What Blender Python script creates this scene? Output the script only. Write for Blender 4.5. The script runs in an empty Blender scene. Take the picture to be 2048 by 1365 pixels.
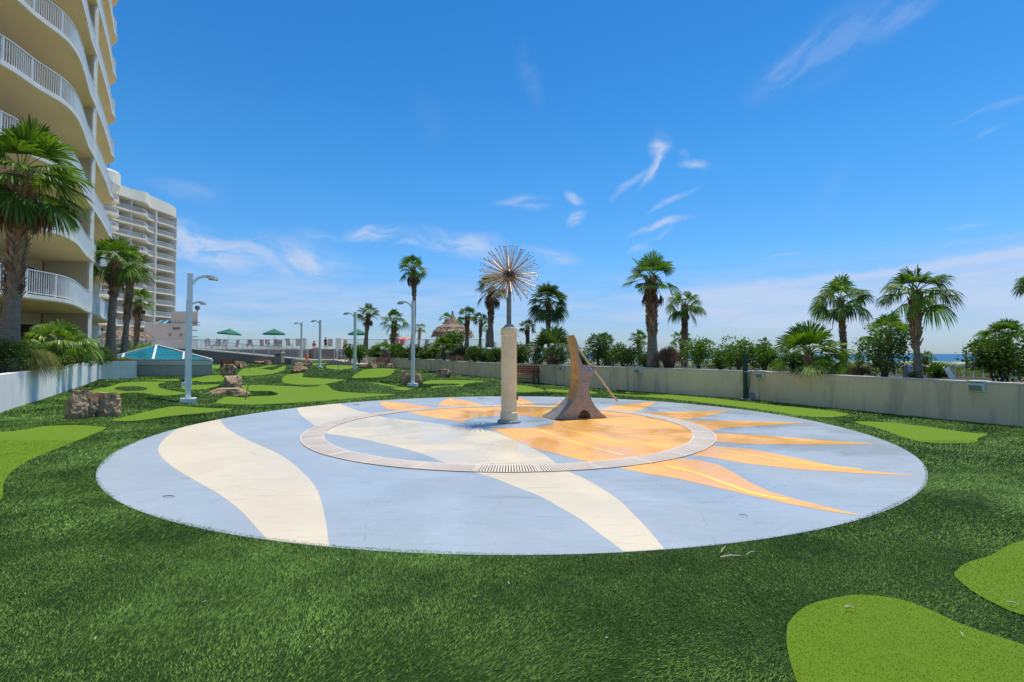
import bpy, bmesh, math, random
import numpy as np
from mathutils import Vector, Matrix, noise
from mathutils.geometry import delaunay_2d_cdt
R = math.radians
SC = bpy.context.scene
COL = SC.collection
# ------------------------------------------------------------------ camera
F = 970.0; CX, CY = 1024.0, 682.5; EYE = 1.6
PITCH = math.atan(25.5 / F)
cam = bpy.data.cameras.new('camera'); co = bpy.data.objects.new('camera', cam); COL.objects.link(co)
co.location = (0, 0, EYE); co.rotation_euler = (math.pi / 2 + PITCH, 0, 0)
cam.sensor_width = 36; cam.lens = F / 2048 * 36; cam.clip_start = .05; cam.clip_end = 30000
SC.camera = co
SC.render.resolution_x, SC.render.resolution_y = 1024, 682
# ------------------------------------------------------------------ light
SUN_EL, SUN_AZ = R(76), math.atan2(.45, .42)        # azimuth measured from +Y towards +X
sl = bpy.data.lights.new('sun', 'SUN'); so = bpy.data.objects.new('sun', sl); COL.objects.link(so)
sl.energy = 3.0; sl.angle = R(.53); sl.color = (1, .95, .85)
sd = Vector((math.cos(SUN_EL) * math.sin(SUN_AZ), math.cos(SUN_EL) * math.cos(SUN_AZ), math.sin(SUN_EL)))
so.rotation_euler = sd.to_track_quat('Z', 'Y').to_euler(); so.location = (0, 0, 60)
SC.view_settings.view_transform = 'Standard'; SC.view_settings.look = 'None'
SC.view_settings.exposure = 0.54; SC.view_settings.gamma = 1
SC.cycles.max_bounces = 4; SC.cycles.diffuse_bounces = 3; SC.cycles.glossy_bounces = 2; SC.cycles.transmission_bounces = 2; SC.cycles.transparent_max_bounces = 12
W = bpy.data.worlds.new('World'); SC.world = W; W.use_nodes = True; W.cycles.sampling_method = 'MANUAL'; W.cycles.sample_map_resolution = 512

class NG:
    """small helper to write node graphs"""
    def __init__(s, nt): s.nt = nt; s.n = nt.nodes; s.l = nt.links
    def new(s, t, **kw):
        n = s.n.new(t)
        for k, v in kw.items(): setattr(n, k, v)
        return n
    def put(s, sock, v):
        if isinstance(v, bpy.types.NodeSocket): s.l.new(v, sock)
        elif v is not None: sock.default_value = v
    def math(s, op, a, b=None, c=None, clamp=False):
        n = s.new('ShaderNodeMath', operation=op); n.use_clamp = clamp
        for i, v in enumerate((a, b, c)):
            if v is not None: s.put(n.inputs[i], v)
        return n.outputs[0]
    def mix(s, f, a, b, mode='MIX'):
        n = s.new('ShaderNodeMix', data_type='RGBA', blend_type=mode); n.clamp_factor = True
        s.put(n.inputs[0], f); s.put(n.inputs[6], c4(a)); s.put(n.inputs[7], c4(b)); return n.outputs[2]
    def noise(s, vec, scale, detail=4, rough=.55, dist=0, w=None):
        n = s.new('ShaderNodeTexNoise'); s.put(n.inputs['Vector'], vec)
        n.inputs['Scale'].default_value = scale; n.inputs['Detail'].default_value = detail
        n.inputs['Roughness'].default_value = rough; n.inputs['Distortion'].default_value = dist
        return n.outputs['Fac']
    def ramp(s, fac, stops):
        n = s.new('ShaderNodeValToRGB'); e = n.color_ramp.elements
        while len(e) < len(stops): e.new(.5)
        for i, (p, c) in enumerate(stops): e[i].position = p; e[i].color = c4(c)
        s.put(n.inputs[0], fac); return n.outputs[0]
    def step(s, x, a, b):
        n = s.new('ShaderNodeMapRange', interpolation_type='SMOOTHSTEP')
        s.put(n.inputs[0], x); s.put(n.inputs[1], a); s.put(n.inputs[2], b); return n.outputs[0]
def c4(c):
    if isinstance(c, (tuple, list)) and len(c) == 3: return (*c, 1)
    if isinstance(c, (int, float)): return (c, c, c, 1)
    return c

def px_azel(px, py):
    u = (px - CX) / F; v = (CY - py) / F
    x, y, z = u, math.cos(PITCH) - v * math.sin(PITCH), math.sin(PITCH) + v * math.cos(PITCH)
    return math.atan2(x, y), math.atan2(z, math.hypot(x, y))

def build_sky():
    g = NG(W.node_tree); g.n.clear()
    out = g.new('ShaderNodeOutputWorld'); bg = g.new('ShaderNodeBackground')
    g.l.new(bg.outputs[0], out.inputs[0]); bg.inputs[1].default_value = .14
    sky = g.new('ShaderNodeTexSky', sky_type='NISHITA'); sky.sun_disc = False
    sky.sun_elevation = SUN_EL; sky.sun_rotation = SUN_AZ
    sky.air_density = 1.0; sky.dust_density = .3; sky.ozone_density = 2.6; sky.altitude = 0
    hs = g.new('ShaderNodeHueSaturation'); g.l.new(sky.outputs[0], hs.inputs['Color'])
    hs.inputs['Saturation'].default_value = 1.12; hs.inputs['Hue'].default_value = .5
    tc = g.new('ShaderNodeTexCoord'); sp = g.new('ShaderNodeSeparateXYZ'); g.l.new(tc.outputs['Generated'], sp.inputs[0])
    X, Y, Z = sp.outputs
    az = g.math('ARCTAN2', X, Y); el = g.math('ARCSINE', Z)
    cb = g.new('ShaderNodeCombineXYZ'); g.l.new(az, cb.inputs[0]); g.l.new(el, cb.inputs[1]); V = cb.outputs[0]
    base = hs.outputs[0]
    base = g.mix(1.0, base, g.ramp(g.math('DIVIDE', el, 1.3), SKYGRADE), 'MULTIPLY')
    # warped coordinates make the wisps ragged
    nz = g.new('ShaderNodeTexNoise'); g.l.new(V, nz.inputs['Vector']); nz.inputs['Scale'].default_value = 9; nz.inputs['Detail'].default_value = 5
    vm = g.new('ShaderNodeVectorMath', operation='SUBTRACT'); g.l.new(nz.outputs['Color'], vm.inputs[0]); vm.inputs[1].default_value = (.5, .5, .5)
    vs = g.new('ShaderNodeVectorMath', operation='SCALE'); g.l.new(vm.outputs[0], vs.inputs[0]); vs.inputs['Scale'].default_value = .06
    va = g.new('ShaderNodeVectorMath', operation='ADD'); g.l.new(V, va.inputs[0]); g.l.new(vs.outputs[0], va.inputs[1])
    NZ = []
    for th, k in ((60, 3.2), (25, 3.6), (3, 4.2), (-14, 3.0)):
        m2 = g.new('ShaderNodeMapping', vector_type='TEXTURE'); g.l.new(va.outputs[0], m2.inputs['Vector']); m2.inputs['Rotation'].default_value = (0, 0, R(th)); m2.inputs['Scale'].default_value = (1, 1 / k, 1)
        NZ.append(g.step(g.noise(m2.outputs[0], 9.5, 5, .6, .3), .3, .68))
    total = None
    def blob(px, py, rx, ry, ang, amp, streak=5.0):
        """one wisp: place and size in sky angles, ang = tilt counter-clockwise in degrees"""
        nonlocal total
        a, e = px_azel(px, py); k = math.cos(a) ** 2 / F * 1.0
        sa = rx * k; se = ry / F * math.cos(a)
        mp = g.new('ShaderNodeMapping', vector_type='TEXTURE'); g.l.new(va.outputs[0], mp.inputs['Vector'])
        mp.inputs['Location'].default_value = (a, e, 0); mp.inputs['Rotation'].default_value = (0, 0, R(ang)); mp.inputs['Scale'].default_value = (sa, se, 1)
        ln = g.new('ShaderNodeVectorMath', operation='LENGTH'); g.l.new(mp.outputs[0], ln.inputs[0])
        m = g.step(ln.outputs['Value'], 1.25, .0)
        n = NZ[0 if ang > 45 else 1 if ang > 12 else 2 if ang > -6 else 3]
        v = g.math('MULTIPLY', g.math('MULTIPLY', m, n), amp)
        total = v if total is None else g.math('ADD', total, v)
    for b in CLOUDS: blob(*b)
    # long veil low on the right, and a thin layer all along the horizon
    edge = g.math('ADD', g.math('MULTIPLY', az, .055), .112)
    w1 = g.math('MULTIPLY', g.math('SUBTRACT', g.noise(V, 7, 6, .6), .5), .05)
    d = g.math('SUBTRACT', g.math('ADD', edge, w1), el)
    ms = g.new('ShaderNodeMapping'); g.l.new(V, ms.inputs['Vector']); ms.inputs['Scale'].default_value = (1.2, 9, 1)
    st = g.noise(ms.outputs[0], 3.2, 6, .6, .3)
    veil = g.math('MULTIPLY', g.step(d, -.004, .022), g.step(az, .08, .55))
    veil = g.math('MULTIPLY', veil, g.math('ADD', .3, g.math('MULTIPLY', g.step(el, .0, .12), .25)))
    veil = g.math('MULTIPLY', veil, g.math('ADD', .55, g.math('MULTIPLY', st, .8)))
    low = g.math('MULTIPLY', g.math('MULTIPLY', g.step(el, .2, .09), g.step(el, -.01, .07)), g.math('MULTIPLY', g.step(st, .32, .72), .6))
    rim = g.math('MULTIPLY', g.step(g.math('ABSOLUTE', g.math('SUBTRACT', d, .016)), .014, 0), g.math('MULTIPLY', g.step(az, .3, .6), .3))
    total = g.math('ADD', g.math('ADD', g.math('ADD', total, veil), low), rim, clamp=True)
    total = g.math('MINIMUM', g.math('MULTIPLY', total, .88), .68)
    total = g.math('MULTIPLY', total, g.step(Y, -.1, .15))
    c = g.mix(total, base, CLOUDCOL)
    g.l.new(c, bg.inputs[0])
SKYGRADE = [(0, (.29, .39, .56)), (.06, (.34, .465, .66)), (.14, (.345, .605, .78)), (.26, (.255, .635, .82)), (.38, (.19, .59, .80)), (.50, (.15, .54, .77)), (.64, (.4, .75, .85)), (.80, (1.45, 1.22, .88))]
CLOUDCOL = (3.0, 3.35, 4.2)
CLOUDS = [(415, 488, 125, 40, -14, 1.25), (430, 505, 90, 26, -30, .6), (600, 520, 125, 44, -8, 1.0), (745, 462, 62, 19, 8, 1.1), (812, 483, 22, 8, 0, .7), (920, 490, 120, 30, -10, 1.0),
    (1085, 512, 80, 20, -8, .75), (1312, 285, 30, 30, -60, 1.0), (1300, 335, 50, 11, 62, .95), (1255, 370, 45, 9, 38, .75), (1388, 325, 42, 9, -12, .85), (1365, 305, 18, 8, -40, .6),
    (1045, 402, 60, 18, 4, .7), (1150, 390, 28, 13, -25, .9), (1155, 432, 26, 14, 40, .95), (1345, 402, 62, 8, 22, .7), (1325, 455, 72, 9, 8, .85), (1330, 470, 40, 6, 20, .5),
    (1280, 498, 26, 10, 0, .6), (640, 470, 60, 16, 0, .35), (460, 570, 60, 10, -16, .5), (500, 610, 260, 14, -2, .45), (900, 598, 300, 14, 0, .35),
    (1570, 140, 100, 34, 28, .28), (1690, 80, 190, 60, 24, .2), (1830, 20, 110, 26, 24, .2), (1960, 235, 95, 9, 16, .4), (1985, 262, 40, 7, 22, .3),
    (1060, 150, 22, 60, 20, .1), (380, 375, 90, 22, 4, .25), (860, 230, 30, 60, 30, .05), (1920, 455, 50, 5, 4, .45), (1560, 505, 40, 4, 3, .45),
    (1660, 380, 22, 60, -20, .14), (1960, 478, 90, 8, 6, .5)]
build_sky()

# ------------------------------------------------------------------ geometry helpers
def H0(y):
    ys = (18, 24, 32, 42, 50, 56, 90); hs = (0, .03, .17, .36, .66, .72, .72)
    return float(np.interp(y, ys, hs))
MOUNDS = []          # (x, y, radius x, radius y, height)
def Hm(x, y):
    z = H0(y)
    for mx, my, rx, ry, h in MOUNDS:
        q = ((x - mx) / rx) ** 2 + ((y - my) / ry) ** 2
        if q < 6: z += h * math.exp(-q * 1.3)
    return z
def ray(px, py):
    u = (px - CX) / F; v = (CY - py) / F
    return Vector((u, math.cos(PITCH) - v * math.sin(PITCH), math.sin(PITCH) + v * math.cos(PITCH)))
def G(px, py):
    """ground point seen at this spot of the photograph"""
    r = ray(px, py); y = 30.0
    lo, hi = 1.0, 90.0
    for _ in range(50):
        m = (lo + hi) / 2
        z = EYE + r.z * m / r.y
        if z > H0(m): lo = m
        else: hi = m
    y = (lo + hi) / 2
    return Vector((r.x * y / r.y, y, H0(y)))
def PD(px, py, d):
    r = ray(px, py); return Vector((0, 0, EYE)) + r * (d / r.y)
def PZ(px, py, z):
    r = ray(px, py); t = (z - EYE) / r.z; return Vector((r.x * t, r.y * t, z))
def XA(px, d): return (px - CX) / F * d
def ZA(py, d): return PD(CX, py, d).z

class MB:
    def __init__(s): s.v = []; s.f = []
    def add(s, vs, fs):
        n = len(s.v); s.v.extend(tuple(v) for v in vs); s.f.extend(tuple(i + n for i in f) for f in fs); return s
    def box(s, c, sz, rz=0, tilt=None):
        x, y, z = sz[0] / 2, sz[1] / 2, sz[2] / 2
        M = Matrix.Rotation(rz, 3, 'Z')
        if tilt is not None: M = M @ tilt
        c = Vector(c)
        vs = [c + M @ Vector((a * x, b * y, d * z)) for a in (-1, 1) for b in (-1, 1) for d in (-1, 1)]
        return s.add(vs, [(0, 1, 3, 2), (4, 6, 7, 5), (0, 4, 5, 1), (2, 3, 7, 6), (0, 2, 6, 4), (1, 5, 7, 3)])
    def beam(s, a, b, w, h=None):
        a, b = Vector(a), Vector(b); h = h or w
        t = (b - a).normalized(); up = Vector((0, 0, 1)) if abs(t.z) < .95 else Vector((0, 1, 0))
        sx = t.cross(up).normalized() * w / 2; sy = sx.cross(t).normalized() * h / 2
        vs = [p + i * sx + j * sy for p in (a, b) for i, j in ((-1, -1), (1, -1), (1, 1), (-1, 1))]
        return s.add(vs, [(3, 2, 1, 0), (4, 5, 6, 7)] + [(i, (i + 1) % 4, (i + 1) % 4 + 4, i + 4) for i in range(4)])
    def tube(s, pts, rad, n=8, cap=True):
        pts = [Vector(p) for p in pts]
        if not hasattr(rad, '__len__'): rad = [rad] * len(pts)
        rings = []
        ref = None
        for i, p in enumerate(pts):
            t = (pts[min(i + 1, len(pts) - 1)] - pts[max(i - 1, 0)]).normalized()
            if ref is None: ref = Vector((1, 0, 0)) if abs(t.x) < .8 else Vector((0, 1, 0))
            a = (ref - t * ref.dot(t)).normalized(); ref = a; b = t.cross(a)
            rings += [p + (a * math.cos(q) + b * math.sin(q)) * rad[i] for q in (2 * math.pi * k / n for k in range(n))]
        fs = [(i * n + k, i * n + (k + 1) % n, (i + 1) * n + (k + 1) % n, (i + 1) * n + k) for i in range(len(pts) - 1) for k in range(n)]
        if cap: fs += [tuple(range(n))[::-1], tuple(range((len(pts) - 1) * n, len(pts) * n))]
        return s.add(rings, fs)
    def lathe(s, c, prof, n=24):
        c = Vector(c)
        vs = [c + Vector((r * math.cos(2 * math.pi * k / n), r * math.sin(2 * math.pi * k / n), z)) for r, z in prof for k in range(n)]
        m = len(prof)
        fs = [(i * n + k, i * n + (k + 1) % n, (i + 1) * n + (k + 1) % n, (i + 1) * n + k) for i in range(m - 1) for k in range(n)]
        fs += [tuple(range(n))[::-1], tuple(range((m - 1) * n, m * n))]
        return s.add(vs, fs)
    def prism(s, poly, z0, z1):
        n = len(poly)
        a = sum(poly[i][0] * poly[(i + 1) % n][1] - poly[(i + 1) % n][0] * poly[i][1] for i in range(n))
        if a < 0: poly = poly[::-1]
        vs = [(p[0], p[1], z0) for p in poly] + [(p[0], p[1], z1) for p in poly]
        return s.add(vs, [tuple(range(n))[::-1], tuple(range(n, 2 * n))] + [(i, (i + 1) % n, (i + 1) % n + n, i + n) for i in range(n)])
    def build(s, name, mat, parent=None, smooth=False, local=False, origin=None):
        me = bpy.data.meshes.new(name)
        v = np.array(s.v, dtype=float).reshape(-1, 3)
        if not local:
            if parent is not None:
                q = parent; off = np.zeros(3)
                while q is not None: off += np.array(q.location); q = q.parent
            else:
                off = np.array(origin) if origin is not None else np.array([(v[:, 0].min() + v[:, 0].max()) / 2, (v[:, 1].min() + v[:, 1].max()) / 2, v[:, 2].min()])
            v = v - off
        me.from_pydata(v.tolist(), [], s.f)
        if smooth: me.polygons.foreach_set('use_smooth', [True] * len(me.polygons))
        me.materials.append(mat); me.update()
        o = bpy.data.objects.new(name, me); COL.objects.link(o)
        if parent is not None: o.parent = parent
        elif not local: o.location = off
        return o
def tag(o, label=None, cat=None, group=None, kind=None):
    if label: o['label'] = label
    if cat: o['category'] = cat
    if group: o['group'] = group
    if kind: o['kind'] = kind
    return o
def empty(name, loc, label=None, cat=None, group=None, rz=0):
    o = bpy.data.objects.new(name, None); COL.objects.link(o); o.location = loc; o.rotation_euler = (0, 0, rz)
    o.empty_display_size = .3
    return tag(o, label, cat, group)
def children(o): return [c for c in bpy.data.objects if c.parent == o]
def copy_tree(o, parent=None):
    c = o.copy(); COL.objects.link(c)
    if parent is not None: c.parent = parent
    for ch in children(o): copy_tree(ch, c)
    return c
def place(o, loc, rz, label, sc=None):
    o.location = loc; o.rotation_euler = (0, 0, rz); o['label'] = label
    if sc: o.scale = (sc, sc, sc)
    return o
def smooth_poly(pts, k=6, closed=True):
    """Catmull-Rom through 2-D points"""
    n = len(pts); out = []
    rng = range(n) if closed else range(n - 1)
    for i in rng:
        if closed: p = [Vector(pts[(i + j) % n]) for j in (-1, 0, 1, 2)]
        else: p = [Vector(pts[min(max(i + j, 0), n - 1)]) for j in (-1, 0, 1, 2)]
        for t in (q / k for q in range(k)):
            out.append(.5 * ((2 * p[1]) + (-p[0] + p[2]) * t + (2 * p[0] - 5 * p[1] + 4 * p[2] - p[3]) * t * t + (-p[0] + 3 * p[1] - 3 * p[2] + p[3]) * t ** 3))
    if not closed: out.append(Vector(pts[-1]))
    return out
def inside(poly, X, Y):
    """numpy point-in-polygon"""
    X = np.asarray(X, dtype=float); Y = np.asarray(Y, dtype=float); r = np.zeros(X.shape, bool); n = len(poly)
    x0, x1 = min(p[0] for p in poly), max(p[0] for p in poly); y0, y1 = min(p[1] for p in poly), max(p[1] for p in poly)
    bb = (X >= x0) & (X <= x1) & (Y >= y0) & (Y <= y1)
    if not bb.any(): return r
    xs, ys = X[bb], Y[bb]; q = np.zeros(xs.shape, bool)
    for i in range(n):
        ax, ay = poly[i][0], poly[i][1]; bx, by = poly[(i + 1) % n][0], poly[(i + 1) % n][1]
        if ay == by: continue
        c = ((ay > ys) != (by > ys)) & (xs < (bx - ax) * (ys - ay) / (by - ay) + ax); q ^= c
    r[bb] = q; return r
def sheet(poly, step, zf):
    """flat polygon filled with a triangle mesh that follows the ground"""
    n = len(poly); pts = [Vector((p[0], p[1])) for p in poly]
    x0, x1 = min(p.x for p in pts), max(p.x for p in pts); y0, y1 = min(p.y for p in pts), max(p.y for p in pts)
    if step:
        gx, gy = np.meshgrid(np.arange(x0, x1, step), np.arange(y0, y1, step)); gx = gx.ravel(); gy = gy.ravel()
        k = inside([(p.x, p.y) for p in pts], gx, gy)
        allp = pts + [Vector((a, b)) for a, b in zip(gx[k], gy[k])]
    else: allp = pts
    v, e, f, *_ = delaunay_2d_cdt(allp, [], [list(range(n))], 1, 1e-5)
    mb = MB(); fs = []
    for t in f:
        a = sum(v[t[i]].x * v[t[(i + 1) % len(t)]].y - v[t[(i + 1) % len(t)]].x * v[t[i]].y for i in range(len(t)))
        fs.append(tuple(t) if a > 0 else tuple(t)[::-1])
    mb.add([(p.x, p.y, zf(p.x, p.y)) for p in v], fs); return mb

# ------------------------------------------------------------------ materials
def material(name):
    m = bpy.data.materials.new(name); m.use_nodes = True; g = NG(m.node_tree)
    b = g.n['Principled BSDF']; o = g.n['Material Output']
    geo = g.new('ShaderNodeNewGeometry'); return m, g, b, o, geo
def bump(g, b, h, strength=.3, dist=.02):
    n = g.new('ShaderNodeBump'); n.inputs['Strength'].default_value = strength; n.inputs['Distance'].default_value = dist
    g.l.new(h, n.inputs['Height']); g.l.new(n.outputs[0], b.inputs['Normal'])
def mat(name, c1, c2=None, scale=3, rough=.6, bumps=.15, bscale=40, metal=0, spec=.5, fine=None):
    m, g, b, o, geo = material(name); P = geo.outputs['Position']
    c2 = c2 or tuple(x * .82 for x in c1)
    n = g.noise(P, scale, 6, .6); col = g.mix(g.step(n, .3, .7), c1, c2)
    if fine: col = g.mix(g.math('MULTIPLY', g.step(g.noise(P, fine, 3, .7), .5, .75), .35), col, tuple(x * .6 for x in c2))
    g.l.new(col, b.inputs['Base Color']); b.inputs['Metallic'].default_value = metal
    g.put(b.inputs['Roughness'], g.math('ADD', rough - .06, g.math('MULTIPLY', n, .12), clamp=True))
    b.inputs['Specular IOR Level'].default_value = spec
    if bumps: bump(g, b, g.noise(P, bscale, 5, .6), bumps)
    return m
def leafmat(name, dark, light, trans=.3, rough=.45, big=.6, tint=None, pw=1.0, spec=.4):
    m, g, b, o, geo = material(name); P = geo.outputs['Position']
    r = geo.outputs['Random Per Island']
    if pw != 1: r = g.math('POWER', r, pw)
    f = g.math('ADD', g.math('MULTIPLY', r, .6), g.math('MULTIPLY', g.step(g.noise(P, big, 3), .35, .65), .4))
    col = g.mix(f, dark, light)
    if tint: col = g.mix(g.step(r, .93, .96), col, tint)
    g.l.new(col, b.inputs['Base Color']); b.inputs['Roughness'].default_value = rough; b.inputs['Specular IOR Level'].default_value = spec
    if not trans: return m
    t = g.new('ShaderNodeBsdfTranslucent'); tl = g.mix(1, col, (1.1, 1.25, .45), 'MULTIPLY'); g.l.new(tl, t.inputs[0])
    mx = g.new('ShaderNodeMixShader'); mx.inputs[0].default_value = trans
    g.l.new(b.outputs[0], mx.inputs[1]); g.l.new(t.outputs[0], mx.inputs[2]); g.l.new(mx.outputs[0], o.inputs[0]); return m
M = {}
M['white_paint'] = mat('white_paint', (.74, .75, .76), (.66, .67, .68), 2, .4, .03)
M['slab_white'] = mat('slab_white', (.82, .78, .72), (.72, .68, .62), 1.2, .7, .08, 30)
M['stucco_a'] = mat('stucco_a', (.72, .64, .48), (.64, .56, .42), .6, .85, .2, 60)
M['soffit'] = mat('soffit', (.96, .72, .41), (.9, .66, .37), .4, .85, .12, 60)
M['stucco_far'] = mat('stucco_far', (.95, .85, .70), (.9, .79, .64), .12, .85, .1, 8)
M['pink_stucco'] = mat('pink_stucco', (.66, .53, .42), (.58, .46, .37), .4, .9, .2, 20)
M['deck_concrete'] = mat('deck_concrete', (.5, .46, .41), (.42, .39, .34), .7, .85, .2, 30)
M['tan_concrete'] = mat('tan_concrete', (.58, .5, .38), (.5, .43, .33), 1, .85, .2, 30)
M['grey_dark_wall'] = mat('grey_dark_wall', (.30, .29, .26), (.22, .21, .19), .5, .9, .2, 12)
M['step'] = mat('step', (.2, .18, .165), (.15, .14, .13), .7, .9, .2, 20)  # darkened concrete: shade of risers and deck front put into the colour
M['lamp_grey'] = mat('lamp_grey', (.78, .79, .77), (.7, .71, .69), 5, .35, .02, 60, spec=.6)
M['lamp_head'] = mat('lamp_head', (.5, .5, .46), (.42, .42, .38), 5, .45, .02)
M['stone'] = None
M['column'] = mat('column', (.84, .69, .42), (.76, .60, .35), 2.5, .45, .1, 50, fine=14)
M['steel_dark'] = mat('steel_dark', (.16, .14, .13), (.1, .09, .09), 20, .4, .1, 60, metal=.6)
M['pipe'] = mat('pipe', (.34, .25, .2), (.2, .16, .15), 7, .32, .06, 60, metal=.85)
M['brass_rods'] = mat('brass_rods', (.66, .54, .40), (.44, .35, .26), 9, .42, .03, 60, metal=1)
M['flange'] = mat('flange', (.34, .38, .4), (.24, .28, .3), 8, .5, .2, 40)
M['bench_metal'] = mat('bench_metal', (.02, .02, .022), (.03, .03, .03), 5, .4, .1)
M['bench_wood'] = mat('bench_wood', (.42, .13, .05), (.3, .09, .04), 6, .5, .2, 30)
M['brown_wood'] = mat('brown_wood', (.2, .1, .06), (.13, .07, .04), 6, .6, .2, 30)
M['door_glass'] = mat('door_glass', (.012, .05, .045), (.01, .035, .035), .4, .08, 0, spec=.8)
M['curtain'] = mat('curtain', (.25, .3, .28), (.18, .22, .21), 2, .6, .1)
M['teal_glass'] = mat('teal_glass', (.01, .16, .2), (.02, .22, .25), .35, .07, .02, 3, spec=1.0)
M['umbrella_green'] = mat('umbrella_green', (.0, .14, .075), (.0, .1, .055), 3, .75, .2, 30)
M['post_green'] = mat('post_green', (.012, .07, .045), (.01, .05, .035), 4, .4, .05)
M['orange_plastic'] = mat('orange_plastic', (.8, .12, .02), (.7, .1, .02), 4, .45, .05)
M['bin'] = mat('bin', (.42, .36, .29), (.34, .29, .23), 10, .8, .3, 80)
M['soil'] = mat('soil', (.12, .075, .045), (.07, .045, .03), 4, .95, .8, 18)
M['grey_fixture'] = mat('grey_fixture', (.3, .32, .31), (.24, .26, .26), 8, .5, .08, 50)
M['lens'] = mat('lens', (.22, .3, .28), (.18, .25, .24), 8, .2, 0)
M['skin'] = mat('skin', (.5, .26, .16), (.42, .2, .12), 5, .55, .05)
M['hair'] = mat('hair', (.03, .02, .015), (.02, .015, .01), 9, .6, .2)
M['cloth_dark'] = mat('cloth_dark', (.03, .03, .05), (.05, .04, .06), 9, .8, .2)
M['cloth_red'] = mat('cloth_red', (.5, .04, .04), (.4, .03, .04), 9, .8, .2)
M['cloth_white'] = mat('cloth_white', (.7, .7, .7), (.6, .6, .6), 9, .8, .2)
M['bronze_light'] = None
def thatch():
    m, g, b, o, geo = material('thatch'); P = geo.outputs['Position']; r = geo.outputs['Random Per Island']
    col = g.ramp(r, [(0, (.12, .075, .045)), (.5, (.3, .2, .13)), (1, (.46, .35, .24))])
    g.l.new(col, b.inputs['Base Color']); b.inputs['Roughness'].default_value = .9; return m
M['thatch'] = thatch()
def trunkmat(name, a, b_, ring=14):
    m, g, b, o, geo = material(name); P = geo.outputs['Position']
    w = g.new('ShaderNodeTexWave', bands_direction='Z'); g.l.new(P, w.inputs['Vector']); w.inputs['Scale'].default_value = ring * .35
    w.inputs['Distortion'].default_value = 3; w.inputs['Detail'].default_value = 3
    n = g.noise(P, 9, 5, .65)
    col = g.mix(g.step(n, .3, .7), a, b_); col = g.mix(g.math('MULTIPLY', w.outputs['Fac'], .45), col, tuple(x * .5 for x in b_))
    g.l.new(col, b.inputs['Base Color']); b.inputs['Roughness'].default_value = .9
    bump(g, b, g.math('ADD', w.outputs['Fac'], n), .5, .03); return m
M['trunk'] = trunkmat('trunk', (.38, .28, .21), (.24, .175, .13))
M['boots'] = leafmat('boots', (.12, .06, .035), (.46, .28, .16), 0.0, .85)
M['dead'] = leafmat('dead', (.1, .055, .03), (.3, .17, .09), .12, .8)
M['palm'] = leafmat('palm', (.018, .055, .006), (.2, .33, .035), .35, .48, spec=.3)
M['palm_cool'] = leafmat('palm_cool', (.016, .045, .012), (.13, .2, .05), .26, .5, spec=.3)
M['palm_lime'] = leafmat('palm_lime', (.08, .17, .02), (.28, .4, .05), .35, .4)
M['shrub'] = leafmat('shrub', (.016, .05, .008), (.15, .25, .035), .22, .5, 1.6, spec=.3)
M['shrub_lime'] = leafmat('shrub_lime', (.04, .11, .012), (.2, .33, .04), .28, .4, 1.6)
M['shrub_grey'] = leafmat('shrub_grey', (.035, .05, .03), (.13, .16, .08), .2, .6, 1.6)
M['muhly'] = leafmat('muhly', (.1, .12, .025), (.34, .32, .09), .3, .7)
M['muhly_brown'] = leafmat('muhly_brown', (.09, .05, .035), (.3, .19, .13), .2, .8)
M['wood_stem'] = mat('wood_stem', (.12, .09, .06), (.08, .06, .04), 9, .9, .3)
def turf_ground():
    m, g, b, o, geo = material('turf_ground'); P = geo.outputs['Position']
    n = g.noise(P, 170, 3, .8); n2 = g.noise(P, 1.1, 4, .6)
    col = g.mix(g.step(n, .25, .78), (.008, .024, .002), (.06, .13, .015)); col = g.mix(g.math('MULTIPLY', g.step(n2, .3, .7), .4), col, (.022, .05, .006))
    g.l.new(col, b.inputs['Base Color']); b.inputs['Roughness'].default_value = .8; b.inputs['Specular IOR Level'].default_value = .25
    bump(g, b, g.noise(P, 60, 4, .8), 1.0, .03); return m
def green_ground():
    m, g, b, o, geo = material('green_ground'); P = geo.outputs['Position']
    n = g.noise(P, 330, 2, .9); n2 = g.noise(P, 2.1, 4, .6)
    col = g.mix(g.step(n, .3, .7), (.05, .11, .003), (.21, .33, .015)); col = g.mix(g.math('MULTIPLY', g.step(n2, .3, .7), .5), col, (.11, .21, .01))
    g.l.new(col, b.inputs['Base Color']); b.inputs['Roughness'].default_value = .85; b.inputs['Specular IOR Level'].default_value = .2
    bump(g, b, g.noise(P, 150, 3, .8), .8, .01); return m
M['turf'] = turf_ground(); M['green'] = green_ground()
M['blade'] = leafmat('blade', (.018, .06, .007), (.24, .42, .075), 0, .6, 1.3, pw=2.1, spec=.12)
M['blade_lime'] = leafmat('blade_lime', (.05, .11, .003), (.26, .37, .02), 0, .7, 1.3, spec=.1)
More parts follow.
